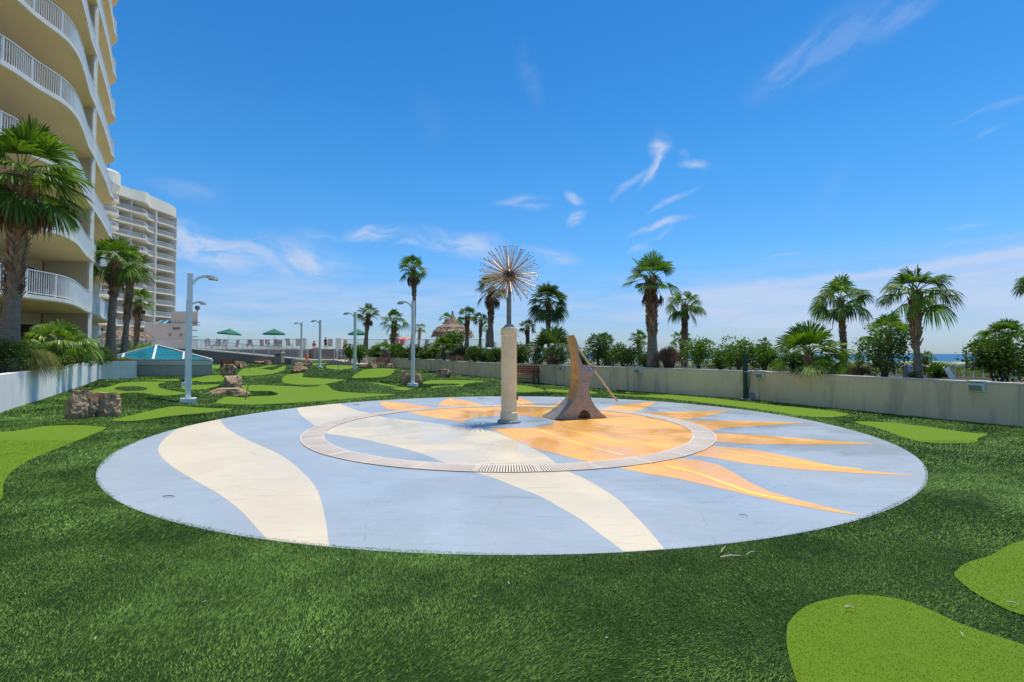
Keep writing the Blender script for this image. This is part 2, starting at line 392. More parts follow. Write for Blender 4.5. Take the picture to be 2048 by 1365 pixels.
def pad(name, base, dark, wet=.5):
    """painted concrete, partly wet: stains, hairline scuffs and a patchy sheen"""
    m, g, b, o, geo = material(name); P = geo.outputs['Position']
    n = g.noise(P, .7, 6, .6, .6); f = g.noise(P, 6, 6, .7, .3)
    mp = g.new('ShaderNodeMapping'); g.l.new(P, mp.inputs[0]); mp.inputs['Rotation'].default_value = (0, 0, .5); mp.inputs['Scale'].default_value = (.6, 5, 1)
    s = g.noise(mp.outputs[0], 2.2, 7, .75, 1.2)
    col = g.mix(g.math('MULTIPLY', g.step(n, .36, .62), .55), base, dark)
    col = g.mix(g.math('MULTIPLY', g.step(s, .55, .64), .42), col, tuple(x * .72 for x in dark))
    col = g.mix(g.math('MULTIPLY', g.step(f, .6, .68), .25), col, tuple(x * .8 for x in dark))
    vr = g.new('ShaderNodeTexVoronoi', feature='DISTANCE_TO_EDGE'); g.l.new(P, vr.inputs['Vector']); vr.inputs['Scale'].default_value = .45
    n4 = g.noise(P, 3, 4); crack = g.math('MULTIPLY', g.step(vr.outputs['Distance'], .004, .0), g.step(n4, .5, .6))
    col = g.mix(g.math('MULTIPLY', crack, .35), col, (.1, .09, .08))
    br = g.noise(P, 1.8, 2, .5, 1.5)          # pale dried-water rings
    col = g.mix(g.math('MULTIPLY', g.step(g.math('ABSOLUTE', g.math('SUBTRACT', br, .5)), .012, .0), .07), col, (.75, .75, .72))
    g.l.new(col, b.inputs['Base Color'])
    dd = g.new('ShaderNodeVectorMath', operation='DISTANCE'); g.l.new(P, dd.inputs[0]); dd.inputs[1].default_value = (1.5, 11, 0)
    w = g.math('MULTIPLY', g.step(dd.outputs['Value'], 9.5, 2.5), g.step(g.noise(P, .55, 5, .6, .5), .38, .6))
    g.put(b.inputs['Roughness'], g.math('SUBTRACT', .5, g.math('MULTIPLY', w, wet * .72)))
    b.inputs['Specular IOR Level'].default_value = .45
    bump(g, b, g.noise(P, 35, 4, .7), .06, .01); return m
M['pad_blue'] = pad('pad_blue', (.345, .395, .455), (.285, .32, .355))
M['pad_cream'] = pad('pad_cream', (.66, .565, .42), (.58, .49, .355))
M['pad_orange'] = pad('pad_orange', (.88, .43, .12), (.78, .37, .11), .6)
M['pad_yellow'] = pad('pad_yellow', (.95, .70, .08), (.9, .64, .07))
M['grate'] = mat('grate', (.80, .67, .56), (.68, .57, .48), 2, .6, .1, 30)
M['gutter'] = mat('gutter', (.03, .03, .03), (.015, .015, .015), 8, .8, .1)
def wall_stain(name, a, b_, dark, amt, vertical=True):
    m, g, b, o, geo = material(name); P = geo.outputs['Position']
    mp = g.new('ShaderNodeMapping'); g.l.new(P, mp.inputs[0]); mp.inputs['Scale'].default_value = (1, 1, .12 if vertical else 1)
    n = g.noise(P, 1.6, 6, .65); s = g.noise(mp.outputs[0], 2.3, 6, .7, .2)
    col = g.mix(g.step(n, .3, .7), a, b_); col = g.mix(g.math('MULTIPLY', g.step(s, .5, .66), amt), col, dark)
    g.l.new(col, b.inputs['Base Color']); b.inputs['Roughness'].default_value = .88
    bump(g, b, g.noise(P, 55, 5, .65), .35, .012); return m
M['planter_right'] = wall_stain('planter_right', (.97, .70, .46), (.87, .62, .40), (.42, .33, .24), .55)
M['planter_left'] = wall_stain('planter_left', (.9, .87, .83), (.84, .81, .77), (.5, .5, .5), .35)
M['skylight_base'] = wall_stain('skylight_base', (.56, .56, .53), (.48, .49, .47), (.36, .37, .36), .3)
M['wall_cap'] = mat('wall_cap', (.74, .68, .6), (.62, .56, .48), 3, .8, .3, 30, fine=12)
def rockmat():
    m, g, b, o, geo = material('rock'); P = geo.outputs['Position']
    n = g.noise(P, 2.4, 7, .65, .6); n2 = g.noise(P, 14, 5, .7)
    col = g.ramp(n, [(.25, (.14, .08, .045)), (.42, (.35, .22, .13)), (.56, (.54, .36, .22)), (.78, (.74, .55, .37))])
    col = g.mix(g.math('MULTIPLY', g.step(n2, .45, .7), .5), col, (.16, .11, .09))
    g.l.new(col, b.inputs['Base Color']); b.inputs['Roughness'].default_value = .85
    bump(g, b, g.math('ADD', n2, g.noise(P, 50, 4, .7)), .6, .04); return m
M['rock'] = rockmat()
def bronze():
    m, g, b, o, geo = material('bronze'); P = geo.outputs['Position']
    v = g.new('ShaderNodeTexVoronoi'); g.l.new(P, v.inputs['Vector']); v.inputs['Scale'].default_value = 26
    n = g.noise(P, 3, 5, .6)
    col = g.mix(g.step(n, .3, .7), (.31, .26, .215), (.24, .205, .175)); col = g.mix(g.math('MULTIPLY', g.step(v.outputs['Distance'], .25, .6), .35), col, (.46, .41, .36))
    g.l.new(col, b.inputs['Base Color']); b.inputs['Metallic'].default_value = .55
    b.inputs['Roughness'].default_value = .48
    bump(g, b, v.outputs['Distance'], .55, .02); return m
M['bronze'] = bronze()
M['bronze_face'] = mat('bronze_face', (.62, .4, .17), (.46, .29, .14), 4, .42, .3, 30, metal=.6)  # golden copy of the bronze, paints light on the swept face
M['rod'] = mat('rod', (.62, .47, .32), (.5, .38, .26), 8, .4, .1, 40, metal=.3)
M['silver'] = mat('silver', (.6, .62, .66), (.5, .5, .55), 8, .25, .05, 40, metal=.9)
def sand():
    m, g, b, o, geo = material('sand'); P = geo.outputs['Position']
    n = g.noise(P, .035, 8, .65, .4); n2 = g.noise(P, .5, 5, .7)
    sp = g.new('ShaderNodeSeparateXYZ'); g.l.new(P, sp.inputs[0])
    ln = g.new('ShaderNodeVectorMath', operation='LENGTH'); g.l.new(P, ln.inputs[0])
    near = g.step(ln.outputs['Value'], 420, 70)
    veg = g.step(g.math('ADD', n, g.math('MULTIPLY', near, .28)), .5, .6)
    s = g.mix(n2, (.46, .40, .32), (.58, .52, .43)); v = g.mix(n2, (.05, .1, .025), (.18, .21, .08))
    g.l.new(g.mix(veg, s, v), b.inputs['Base Color']); b.inputs['Roughness'].default_value = .95
    bump(g, b, n2, .6, .4); return m
M['sand'] = sand()
def sea():
    m, g, b, o, geo = material('sea'); P = geo.outputs['Position']
    mp = g.new('ShaderNodeMapping'); g.l.new(P, mp.inputs[0]); mp.inputs['Rotation'].default_value = (0, 0, .6); mp.inputs['Scale'].default_value = (.25, 1, 1)
    n = g.noise(mp.outputs[0], .06, 8, .7)
    g.l.new(g.mix(g.step(n, .35, .65), (.006, .075, .17), (.012, .12, .22)), b.inputs['Base Color']); b.inputs['Roughness'].default_value = .42
    b.inputs['Specular IOR Level'].default_value = .25
    bump(g, b, g.noise(P, .35, 6, .7), .7, .6); return m
M['sea'] = sea()
# ================================================================== GROUND
rnd = random.Random(7)
PADC = (0.0, 11.1); PADR = 7.16
RING = (-.07, 10.82); RO = 4.25; RI = 3.83
def m_add(px, py, rx, ry, h):
    p = G(px, py); MOUNDS.append((p.x, p.y, rx, ry, h * 1.3))
for a in [(262, 812, 1.3, 1.1, .30), (400, 800, 1.1, .9, .18), (700, 779, 1.6, 1.3, .30), (516, 779, 1.4, 1.0, .12), (650, 751, 2.0, 1.6, .3),
          (740, 753, 2.2, 1.4, .3), (560, 762, 2.0, 1.5, .22), (905, 783, 1.4, 1.0, .15), (975, 776, 1.8, 1.0, .2), (430, 760, 1.4, 1.2, .2), (500, 746, 2, 1.5, .25), (575, 740, 2, 2, .3), (800, 752, 2, 1.3, .2)]:
    m_add(*a)
# right planter wall, front face on the ground
wpx = [(2048, 854), (1929, 843), (1806, 831), (1683, 818.5), (1560, 806), (1495, 799), (1353, 789), (1193, 777), (1076, 766), (978, 756), (919.7, 749.5), (832, 739), (737, 731.5)]
WR = [G(*p) for p in wpx]
d0 = (WR[0] - WR[1]).normalized()
WR = [WR[0] + Vector((4.2, -13, 0)), WR[0] + Vector((1.9, -3.0, 0))] + WR
WR = [Vector((p.x, p.y)) for p in WR]; WR = smooth_poly(WR, 4, False)
def wall_top(y): return float(np.interp(y, (0, 10.6, 19, 31, 40, 47), (.93, .95, 1.02, 1.06, 1.19, 1.32)))
def offset_line(pts, d):
    out = []
    for i, p in enumerate(pts):
        t = (pts[min(i + 1, len(pts) - 1)] - pts[max(i - 1, 0)]).normalized(); out.append(p + Vector((t.y, -t.x)) * d)
    return out
def wall_strip(mb, pts, th, ztop, zbot, cap=None):
    """wall along pts, thickness towards the right-hand side of travel; negative th to the left"""
    b = offset_line(pts, th); n = len(pts); vs = []
    for p, q in zip(pts, b):
        zt = ztop(p.y); vs += [(p.x, p.y, zbot), (p.x, p.y, zt), (q.x, q.y, zt), (q.x, q.y, zbot)]
    fs = []
    for i in range(n - 1):
        for k in range(4): fs.append((i * 4 + k, i * 4 + (k + 1) % 4, (i + 1) * 4 + (k + 1) % 4, (i + 1) * 4 + k))
    fs += [(0, 3, 2, 1), tuple((n - 1) * 4 + k for k in range(4))]
    mb.add(vs, fs)
wall_r = empty('planter_wall', (WR[20].x, WR[20].y, 0), 'long beige stucco planter wall curving along the right side behind the splash pad', 'planter wall')
mb = MB(); wall_strip(mb, WR, .2, lambda y: wall_top(y) - .05, -.1); mb.build('wall', M['planter_right'], wall_r)
cb = offset_line(WR, -.012); mb = MB()
b2 = offset_line(WR, .225); vs = []
for p, q in zip(cb, b2):
    zt = wall_top(p.y); vs += [(p.x, p.y, zt - .05), (p.x, p.y, zt), (q.x, q.y, zt), (q.x, q.y, zt - .05)]
mb.add(vs, [(i * 4 + k, i * 4 + (k + 1) % 4, (i + 1) * 4 + (k + 1) % 4, (i + 1) * 4 + k) for i in range(len(cb) - 1) for k in range(4)]); mb.build('cap', M['wall_cap'], wall_r)
def wall_hit(px):
    """where the sight line over image column px meets the right wall (front face)"""
    dx, dy = (px - CX) / F, 1.0
    for i in range(len(WR) - 1):
        a, b = WR[i], WR[i + 1]; ex, ey = b.x - a.x, b.y - a.y
        den = dx * ey - dy * ex
        if abs(den) < 1e-9: continue
        t = (a.x * ey - a.y * ex) / den; s = (a.x * dy - a.y * dx) / den
        if -.001 <= s <= 1.001 and t > 2: return t
    return 30
def behind(px, off):
    d = wall_hit(px) + off; return Vector((XA(px, d), d, wall_top(d - off) - .1))
# planter soil behind it (solid strip)
back = offset_line(WR, 3.6); poly = offset_line(WR, .15) + back[::-1]
mb = MB(); n = len(WR); ins = offset_line(WR, .19); vs = []
for p, q in zip(ins, back):
    z = wall_top(p.y) - .1; vs += [(p.x, p.y, z), (q.x, q.y, z), (q.x, q.y, -4), (p.x, p.y, -4)]
fs = [(i * 4 + k, (i + 1) * 4 + k, (i + 1) * 4 + (k + 1) % 4, i * 4 + (k + 1) % 4) for i in range(n - 1) for k in range(4)]
mb.add(vs, fs + [(0, 1, 2, 3), tuple((n - 1) * 4 + k for k in (3, 2, 1, 0))]); tag(mb.build('planter_soil', M['soil']), kind='structure')
# lawn
wl = [(p.x + .05, p.y) for p in offset_line(WR, .08)]
def in_lawn(X, Y):
    poly = wl + [(-60, 54), (-60, -12), (wl[0][0], -12)]
    return inside(poly, X, Y)
xs = np.concatenate([np.arange(-58, -28, 1.0), np.arange(-28, 18, .3)]); ys = np.concatenate([np.arange(-10, 2, 1.0), np.arange(2, 54.3, .3)])
gx, gy = np.meshgrid(xs, ys); nx, ny = len(xs), len(ys)
keep = in_lawn(gx, gy)
gz = np.array([[Hm(x, y) for x in xs] for y in ys]) - .006
mb = MB(); mb.v = [(float(a), float(b), float(c)) for a, b, c in zip(gx.ravel(), gy.ravel(), gz.ravel())]
for j in range(ny - 1):
    for i in range(nx - 1):
        if keep[j, i] or keep[j + 1, i] or keep[j, i + 1] or keep[j + 1, i + 1]:
            a = j * nx + i; mb.f.append((a, a + 1, a + nx + 1, a + nx))
o = mb.build('lawn', M['turf'], smooth=True, origin=(0, 0, 0)); tag(o, kind='structure')
# greens (outlines traced on the ground)
GREENS = [
 [(1594,1365),(1575,1300),(1574,1262),(1581,1241),(1614,1213),(1670,1197),(1725,1191),(1800,1200),(1862,1222),(1929,1252),(2048,1291),(2300,1380),(2300,1700),(1800,1700),(1650,1480)],
 [(2048,1082),(1984,1111),(1936,1126),(1912,1143),(1912,1156),(1947,1185),(1995,1211),(2048,1232),(2260,1290),(2260,1040)],
 [(1708,844.6),(1760,844.6),(1837,852),(1929,864.6),(1974,869),(1957,877),(1948,886),(1898,887.7),(1846,884.6),(1806,875),(1760,858.5)],
 [(1228,784),(1311,788),(1423,797),(1534,809),(1652,821),(1697,829),(1677,834),(1637,835),(1600,832),(1534,822),(1423,808),(1311,796),(1228,790)],
 [(0,865),(85,853.5),(154,851),(205,854.5),(210,858.6),(171,875.7),(120,896),(68,916.7),(27,940.6),(7,968),(0,1002),(-90,1050),(-400,1050),(-400,890)],
 [(222,841),(256,833),(308,821),(359,815),(427,817),(465,819),(427,824.4),(342,833),(273,842)],
 [(432,806.6),(449,800.5),(490,794),(541.6,792),(556,788),(537,783.5),(502,783.5),(483,781),(478,772.4),(522,771),(595,773.6),(644,778.5),(669,784.6),(717,787),(790,789.5),(742,794),(669,800.5),(607,805),(522,809.5),(461,809.5)],
 [(564,766),(576,761.4),(620,759),(669,759),(717,762.6),(766,767.5),(800,775),(766,777),(742,776),(705,770),(669,770.4),(632,770.4),(595,770)],
 [(180,792),(182,781),(217,774),(240,767),(266,764.4),(330,764.4),(317,769),(325,778),(373,787),(344,791),(295,792),(246,791),(198,795)],
 [(295,760),(354,758.5),(432,756.6),(442,761),(393,763.8),(354,763)],
 [(364,778),(368,772),(412,770),(440,770),(410,779),(373,780)],
 [(389,787),(424,788),(405,791.7)],
 [(395,759),(451,761.4),(429,765),(395,764)],
 [(476,751.6),(485,746.8),(537,744),(571,740.7),(556,746.8),(510,751.6)],
 [(522,755),(546,752),(603,752),(595,757.8),(546,757.8)],
 [(629,749),(644,745),(690,746.8),(644,751.6)],
 [(703,756.5),(766,749),(798,749),(781,755),(742,757)],
 [(786,779.7),(803,776),(825,778.5),(810,782)],
 [(847,768),(859,761.4),(900,760.7),(956,762),(1003,769),(960,771),(900,768)],
 [(864,774),(900,772.4),(929,775),(918,781),(900,782.6),(869,781)],
 [(1033,774),(1076,778),(1088,782.6),(1047,785.5),(1020,784)],
 [(656,731),(703,732),(705,736),(681,740),(656,738)],
 [(425,731),(446,731),(446,736),(425,737)],
 [(480,737),(517,735),(540,731),(560,733),(530,738)],
 [(600,727),(640,726),(655,728),(625,731)],
 [(1100,779),(1184,784),(1184,788),(1100,784)],
]
GP = []
names = ['bright green putting green patch at the lower right under the camera', 'bright green putting green at the right edge of the foreground turf', 'small bright green putting green tapering beside the right rim of the pad',
 'long thin putting green running beneath the right planter wall', 'large bright putting green cut by the left edge beyond the pad', 'crescent putting green in front of the white lamp post', 'winding putting green behind the left rim of the pad',
 'wavy putting green right of the flat brown rock', 'ring shaped putting green in front of the glass skylight']
for i, g_ in enumerate(GREENS):
    far = min(p[1] for p in g_) < 900
    pts = [G(*p) for p in g_]; P2 = smooth_poly([(p.x, p.y) for p in pts], 5)
    GP.append([(p.x, p.y) for p in P2])
    st = .35 if pts[0].y > 8 else 0
    o = sheet(P2, st, lambda x, y: Hm(x, y) + .004).build('putting_green', M['green'], smooth=True); tag(o, kind='structure')
isl = [G(230 + 17 * 0 + 32 + 33 * math.cos(a), 778 + 4.8 * math.sin(a)) for a in (k * math.pi / 10 for k in range(20))]
ISL = [(p.x, p.y) for p in isl]
o = sheet([Vector(p) for p in ISL], .3, lambda x, y: Hm(x, y) + .012).build('turf_island', M['turf'], smooth=True); tag(o, kind='structure')

# ---- grass blades (real geometry, several rings of density)
npr = np.random.default_rng(5)
def vnoise(x, y, s, ph=0):
    return (np.sin(x * s + ph) * np.cos(y * s * 1.13 + ph * 2) + np.sin((x + y) * s * .61 + 1.7 + ph) + np.cos((x - 1.4 * y) * s * 1.57 + .3) * .6) / 2.6
def hm_np(x, y):
    z = np.interp(y, (18, 24, 32, 42, 50, 56, 90), (0, .03, .17, .36, .66, .72, .72))
    for mx, my, rx, ry, h in MOUNDS: z = z + h * np.exp(-(((x - mx) / rx) ** 2 + ((y - my) / ry) ** 2) * 1.3)
    return z
def blade_field(y0, y1, dens, w, h, mask, z0=-.006, lean=.9):
    """triangular blades scattered in the part of the lawn that lies within about the field of view"""
    A = 0; yy = npr.uniform(0, 1, int(dens * (y1 * y1 - y0 * y0) * 1.32)); Y = np.sqrt(y0 * y0 + yy * (y1 * y1 - y0 * y0))
    X = npr.uniform(-1.22, 1.22, Y.shape) * (Y + .6)
    k = mask(X, Y); X, Y = X[k], Y[k]; n = len(X)
    Z = hm_np(X, Y) + z0
    a = npr.uniform(0, 2 * np.pi, n); hh = h * npr.uniform(.55, 1.15, n); ww = w * npr.uniform(.6, 1.4, n)
    nap = vnoise(X, Y, .7) * 2.6 + vnoise(X, Y, 2.3, 2) * 1.2; na = .2 + 1.15 * np.clip(vnoise(X, Y, 1.25, 4) * 1.6 + .2, 0, 1)
    ln = lean * npr.uniform(.2, 1.5, n)
    lx = np.cos(a) * ln + np.cos(nap) * na; ly = np.sin(a) * ln + np.sin(nap) * na
    b = a + npr.uniform(-.6, .6, n) + np.pi / 2
    dx, dy = np.cos(b) * ww / 2, np.sin(b) * ww / 2
    v = np.empty((n, 3, 3)); v[:, 0] = np.stack([X - dx, Y - dy, Z], 1); v[:, 1] = np.stack([X + dx, Y + dy, Z], 1)
    v[:, 2] = np.stack([X + lx * hh, Y + ly * hh, Z + hh * .8], 1)
    return v.reshape(-1, 3)
def build_blades(name, arrs, m, label):
    v = np.concatenate(arrs); n = len(v) // 3; me = bpy.data.meshes.new(name)
    me.vertices.add(len(v)); me.vertices.foreach_set('co', v.ravel()); me.loops.add(n * 3); me.loops.foreach_set('vertex_index', np.arange(n * 3))
    me.polygons.add(n); me.polygons.foreach_set('loop_start', np.arange(0, n * 3, 3)); me.polygons.foreach_set('loop_total', np.full(n, 3)); me.update(); me.validate()
    me.materials.append(m); o = bpy.data.objects.new(name, me); COL.objects.link(o); tag(o, label, 'grass', kind='stuff'); return o
gAll = GP
def turf_mask(X, Y):
    edge = .035 * np.sin(np.arctan2(X - PADC[0], Y - PADC[1]) * 7) + .02 * np.sin(np.arctan2(X - PADC[0], Y - PADC[1]) * 19)
    k = in_lawn(X, Y) & (np.hypot(X - PADC[0], Y - PADC[1]) > PADR + .015 + edge * .5)
    for p in gAll: k &= ~inside(p, X, Y)
    return k | inside(ISL, X, Y)
def lime_mask(X, Y):
    k = np.zeros(X.shape, bool)
    for i in (0, 1, 2, 4, 3): k |= inside(gAll[i], X, Y)
    return k
Q = 1.0
build_blades('turf_grass', [blade_field(2.0, 4.2, 17000 * Q, .0043, .014, turf_mask, -.003), blade_field(4.2, 7, 6500 * Q, .0068, .02, turf_mask, -.004), blade_field(7, 12, 2100 * Q, .012, .028, turf_mask),
    blade_field(12, 20, 600 * Q, .023, .045, turf_mask), blade_field(20, 34, 190 * Q, .038, .055, turf_mask), blade_field(34, 52, 60 * Q, .06, .07, turf_mask)], M['blade'], 'dense dark green artificial turf surrounding the round pad')
build_blades('putting_green_grass', [blade_field(2.0, 4.4, 14000 * Q, .0034, .009, lime_mask, .003, .8), blade_field(4.4, 9, 3000 * Q, .006, .014, lime_mask, .003, .8)], M['blade_lime'], 'short lime green artificial grass on the putting greens nearest the camera')

# ---- splash pad
padroot = empty('splash_pad', (PADC[0], PADC[1], 0)); tag(padroot, kind='structure')
NP = 160
circ = [(PADC[0] + (PADR + .04) * math.cos(2 * math.pi * k / NP), PADC[1] + (PADR + .04) * math.sin(2 * math.pi * k / NP)) for k in range(NP)]
MB().prism(circ, -.12, 0).build('concrete_base', M['pad_blue'], padroot)
def gp(pts): return [(p.x, p.y) for p in (G(*q) for q in pts)]
def clip_pad(pts, r=PADR + .03, c=PADC):
    out = []
    for p in pts:
        d = Vector((p[0] - c[0], p[1] - c[1]))
        if d.length > r: d = d.normalized() * r
        out.append(Vector((c[0] + d.x, c[1] + d.y)))
    return out
def arc(c, r, a0, a1, n): return [(c[0] + r * math.cos(a0 + (a1 - a0) * k / n), c[1] + r * math.sin(a0 + (a1 - a0) * k / n)) for k in range(n + 1)]
def ang(p, c): return math.atan2(p[1] - c[1], p[0] - c[0])
def band(left, right, z, name, m):
    l = smooth_poly(gp(left), 5, False); r = smooth_poly(gp(right), 5, False)
    # close along the rim of the pad
    poly = [tuple(p) for p in l] + [tuple(p) for p in r][::-1]
    def rim(a, b):
        A, B = ang(a, PADC), ang(b, PADC)
        while B - A > math.pi: B -= 2 * math.pi
        while B - A < -math.pi: B += 2 * math.pi
        return arc(PADC, PADR + .03, A, B, 12)
    onrim = lambda p: math.hypot(p[0] - PADC[0], p[1] - PADC[1]) > PADR - .35
    poly = [tuple(p) for p in l]
    if onrim(l[-1]) and onrim(r[-1]): poly += rim(l[-1], r[-1])
    poly += [tuple(p) for p in r][::-1]
    if onrim(l[0]) and onrim(r[0]): poly += rim(r[0], l[0])
    cp = clip_pad(poly); q = [cp[0]]
    for p in cp[1:]:
        if (p - q[-1]).length > .012: q.append(p)
    if (q[0] - q[-1]).length < .012: q.pop()
    return sheet(q, 0, lambda x, y: z).build(name, m, padroot)
band([(376,848),(342,867),(320,889),(318,906.5),(342,932),(393,963),(437,988.5),(478,1019),(518,1062),(535,1080)],
     [(436,836),(454,857),(496,881),(547,903),(581,923.5),(608,947.5),(629,971),(642,1002),(651,1040),(657,1082),(659,1100)], .001, 'painted_wave', M['pad_cream'])
band([(593,814),(600,829),(630,852),(648,866),(701,874.5),(776,890),(842,907.5),(890,926),(940,943),(984,955.6),(1028,972.7),(1076,991.5),(1110,1010),(1161,1039),(1195,1065),(1240,1098),(1256,1112)],
     [(672,805),(710,820),(745,828),(776,836),(864,846),(921,855),(982,863),(1039,884),(1083,906),(1112,927),(1137,943.7),(1171,959),(1212,983),(1243,1005),(1267,1029),(1295,1058),(1324,1093),(1338,1110)], .001, 'painted_wave', M['pad_cream'])
# inner sun
lp = gp([(811,824),(864,835),(921,845),(960,852),(982,858),(1017,874),(1061,894),(1127,912),(1176,924)])
a0 = ang(lp[-1], RING); a1 = ang(lp[0], RING)
while a1 < a0: a1 += 2 * math.pi
mid = smooth_poly(lp, 5, False)
body = [Vector(p) for p in mid] + [Vector(p) for p in arc(RING, RI + .1, a0, a1, 90)]
sheet(body, 0, lambda x, y: .002).build('painted_sun', M['pad_orange'], padroot)
cc = G(1018, 843.5); CC = (cc.x, cc.y)
sheet([Vector(p) for p in arc(CC, 1.08, 0, 2 * math.pi * 59 / 60, 59)], 0, lambda x, y: .003).build('painted_circle', M['pad_blue'], padroot)
RAYS = [
 [(811,823),(776,819.5),(764,812),(759,803.5),(785,804.5),(811,807),(864,814)],
 [(875,813),(886,802),(899,796.5),(934,802),(969,812)],
 [(1012,811),(1020,800),(1033,794),(1057,802),(1081,814)],
 [(1085,815),(1112,808),(1126,802),(1137,801),(1140,816)],
 [(1200,819.5),(1224,812.5),(1265,808),(1314,803.5),(1285,819.5),(1250,827)],
 [(1292,826.5),(1356,823.7),(1461,821.5),(1417,832),(1375,840),(1334,839.5)],
 [(1365,842),(1478,842),(1612,846),(1540,851),(1450,856),(1421,864),(1400,860)],
 [(1425,866),(1522,871),(1633,880),(1762,888.5),(1670,889.6),(1522,889.6),(1420,884)],
 [(1420,892),(1503,899),(1596,917),(1688,937),(1781,947),(1850,952.5),(1725,947.5),(1596,939.5),(1485,926.6),(1422,915.5),(1385,912)],
 [(1355,917),(1396,921),(1437,930),(1466,945),(1503,967),(1540,984),(1596,1000),(1670,1019),(1731,1033),(1670,1025),(1577,1008.5),(1485,988),(1411,971),(1355,958),(1300,949),(1239,937)],
]
for r_ in RAYS:
    p = clip_pad(gp(r_), PADR + .01); sheet(smooth_poly(p, 1), 0, lambda x, y: .002).build('painted_ray', M['pad_orange'], padroot)
LINES = [([(1077,860),(1140,882),(1180,894),(1248,912)], .06), ([(1107,856),(1162,867),(1224,882),(1340,893)], .06), ([(1127,850),(1215,863.5),(1369,871)], .06), ([(1118,842),(1240,848),(1364,852.5)], .05),
 ([(864,820.4),(900,824),(951,833.6)], .05), ([(930,816),(960,820),(984,830)], .05), ([(1066,830.5),(1088,826),(1103,819)], .05),
 ([(1329,931.5),(1392,947),(1448,967),(1503,986),(1574,1000.6)], .075), ([(1426,898.5),(1490,908),(1559,921),(1640,931),(1722,939.5)], .06), ([(1440,875.6),(1560,881),(1686,886)], .05), ([(1400,849.5),(1480,848),(1581,847)], .05),
 ([(1322,828.5),(1390,826.5),(1450,823.7)], .045), ([(1228,818),(1270,812.5),(1310,806)], .05), ([(767,804.5),(789,811),(813,817)], .05), ([(901,798.5),(907,806),(925,810)], .05), ([(1033,797),(1036,804),(1050,809)], .05)]
for l, w in LINES:
    p = smooth_poly(gp(l), 5, False); a = offset_line(p, w / 2); b = offset_line(p, -w / 2)
    sheet(a + b[::-1], 0, lambda x, y: .0042).build('painted_line', M['pad_yellow'], padroot)
# drain channel
mb = MB(); n = 180; vs = []
for r, z in ((RI, .0045), (RO, .0045)): vs += [(RING[0] + r * math.cos(2 * math.pi * k / n), RING[1] + r * math.sin(2 * math.pi * k / n), z) for k in range(n)]
mb.add(vs, [(k, n + k, n + (k + 1) % n, (k + 1) % n) for k in range(n)]); mb.build('gutter', M['gutter'], padroot)
mb = MB(); N = 660
for k in range(N):
    a = 2 * math.pi * k / N; c, s = math.cos(a), math.sin(a)
    wide = .0115 if k % 22 else .0165
    if 0: pass
    ra, rb = RI + .012, RO - .012; tz = .012
    p = lambda r, t: (RING[0] + r * c - t * s, RING[1] + r * s + t * c)
    mb.add([(*p(q_, s_), zz) for zz in (.0047, tz) for q_, s_ in ((ra, -wide), (rb, -wide), (rb, wide), (ra, wide))], [(4, 5, 6, 7), (0, 1, 5, 4), (1, 2, 6, 5), (2, 3, 7, 6), (3, 0, 4, 7)])
for r in (RI, RO - .014):
    n = 180; vs = []
    for q in (r, r + .014): vs += [(RING[0] + q * math.cos(2 * math.pi * k / n), RING[1] + q * math.sin(2 * math.pi * k / n), .0125) for k in range(n)]
    mb.add(vs, [(k, n + k, n + (k + 1) % n, (k + 1) % n) for k in range(n)])
mb.build('drain_grate', M['grate'], padroot)

# ---- left planter
PL0 = G(0, 826); PL1 = G(198, 759.5); PL2 = G(273, 757)
dl = (PL0 - PL1).normalized(); PLs = PL0 + dl * 9
def ltop(y): return float(np.interp(y, (5, 13.3, 29, 33), (1.0, 1.03, 1.17, 1.17)))
left = empty('planter_wall', (PL1.x, PL1.y, 0), 'sunlit white stucco planter wall below the condo tower on the left', 'planter wall')
pts = [Vector((p.x, p.y)) for p in (PL2, PL2.lerp(PL1, .5), PL1.lerp(PL2, .04), PL1.lerp(PL0, .015), PL1.lerp(PL0, .5), PL0, PLs)]
def seg(mb, pts, th, ztop, zb): wall_strip(mb, pts, th, ztop, zb)
mb = MB(); seg(mb, pts, -.22 if False else .22, lambda y: ltop(y), -.1); mb.build('wall', M['planter_left'], left)
# soil and added light-bouncing pavement on the left, up to the buildings
n2 = Vector((-(PL1.y - PL0.y), PL1.x - PL0.x)).normalized(); n2 = -n2 if n2.x > 0 else n2; sh_ = n2 * 3.6
poly = [(p.x, p.y) for p in offset_line([pts[0].lerp(pts[1], .08)] + pts[1:], .12)] + [(PLs.x + sh_.x, PLs.y + sh_.y), (PL0.x + sh_.x, PL0.y + sh_.y), (PL1.x + sh_.x, PL1.y + sh_.y + 1), (PL2.x - 19, 50), (PL2.x - 18, 50)]
pt_ = [(PLs.x + sh_.x, PLs.y + sh_.y), (PL0.x + sh_.x, PL0.y + sh_.y), (PL1.x + sh_.x, PL1.y + sh_.y + 1), (PL2.x - 19, 50), (-62, 50), (-62, PLs.y)]
tag(MB().prism(pt_, -.5, .93).build('bounce_pavement', M['tan_concrete']), kind='structure')  # pale pavement added to bounce light up to the balcony soffits
tag(MB().prism(poly, -.5, .98).build('planter_soil', M['soil']), kind='structure')

# ---- deck, ramps, stairs
DZ = 2.12
stx0, stx1 = XA(620, 52), XA(667, 52)
deck = [(-62, 50.2), (XA(384, 50.2), 50.2), (XA(400, 53.6), 53.6), (stx0 - .3, 53.6), (stx0 - .3, 55.2), (stx1 + .1, 55.2), (stx1 + .1, 53.4), (XA(985, 54), 54), (XA(985, 54), 120), (-120, 120), (-120, 50.2)]
tag(MB().prism(deck, DZ - .1, DZ).build('pool_deck', M['deck_concrete']), kind='structure')
tag(MB().prism([(x_, y_ + .03) for x_, y_ in deck], -3, DZ - .1).build('deck_base', M['step']), kind='structure')  # deck front painted with the darkened riser concrete, as if in shade
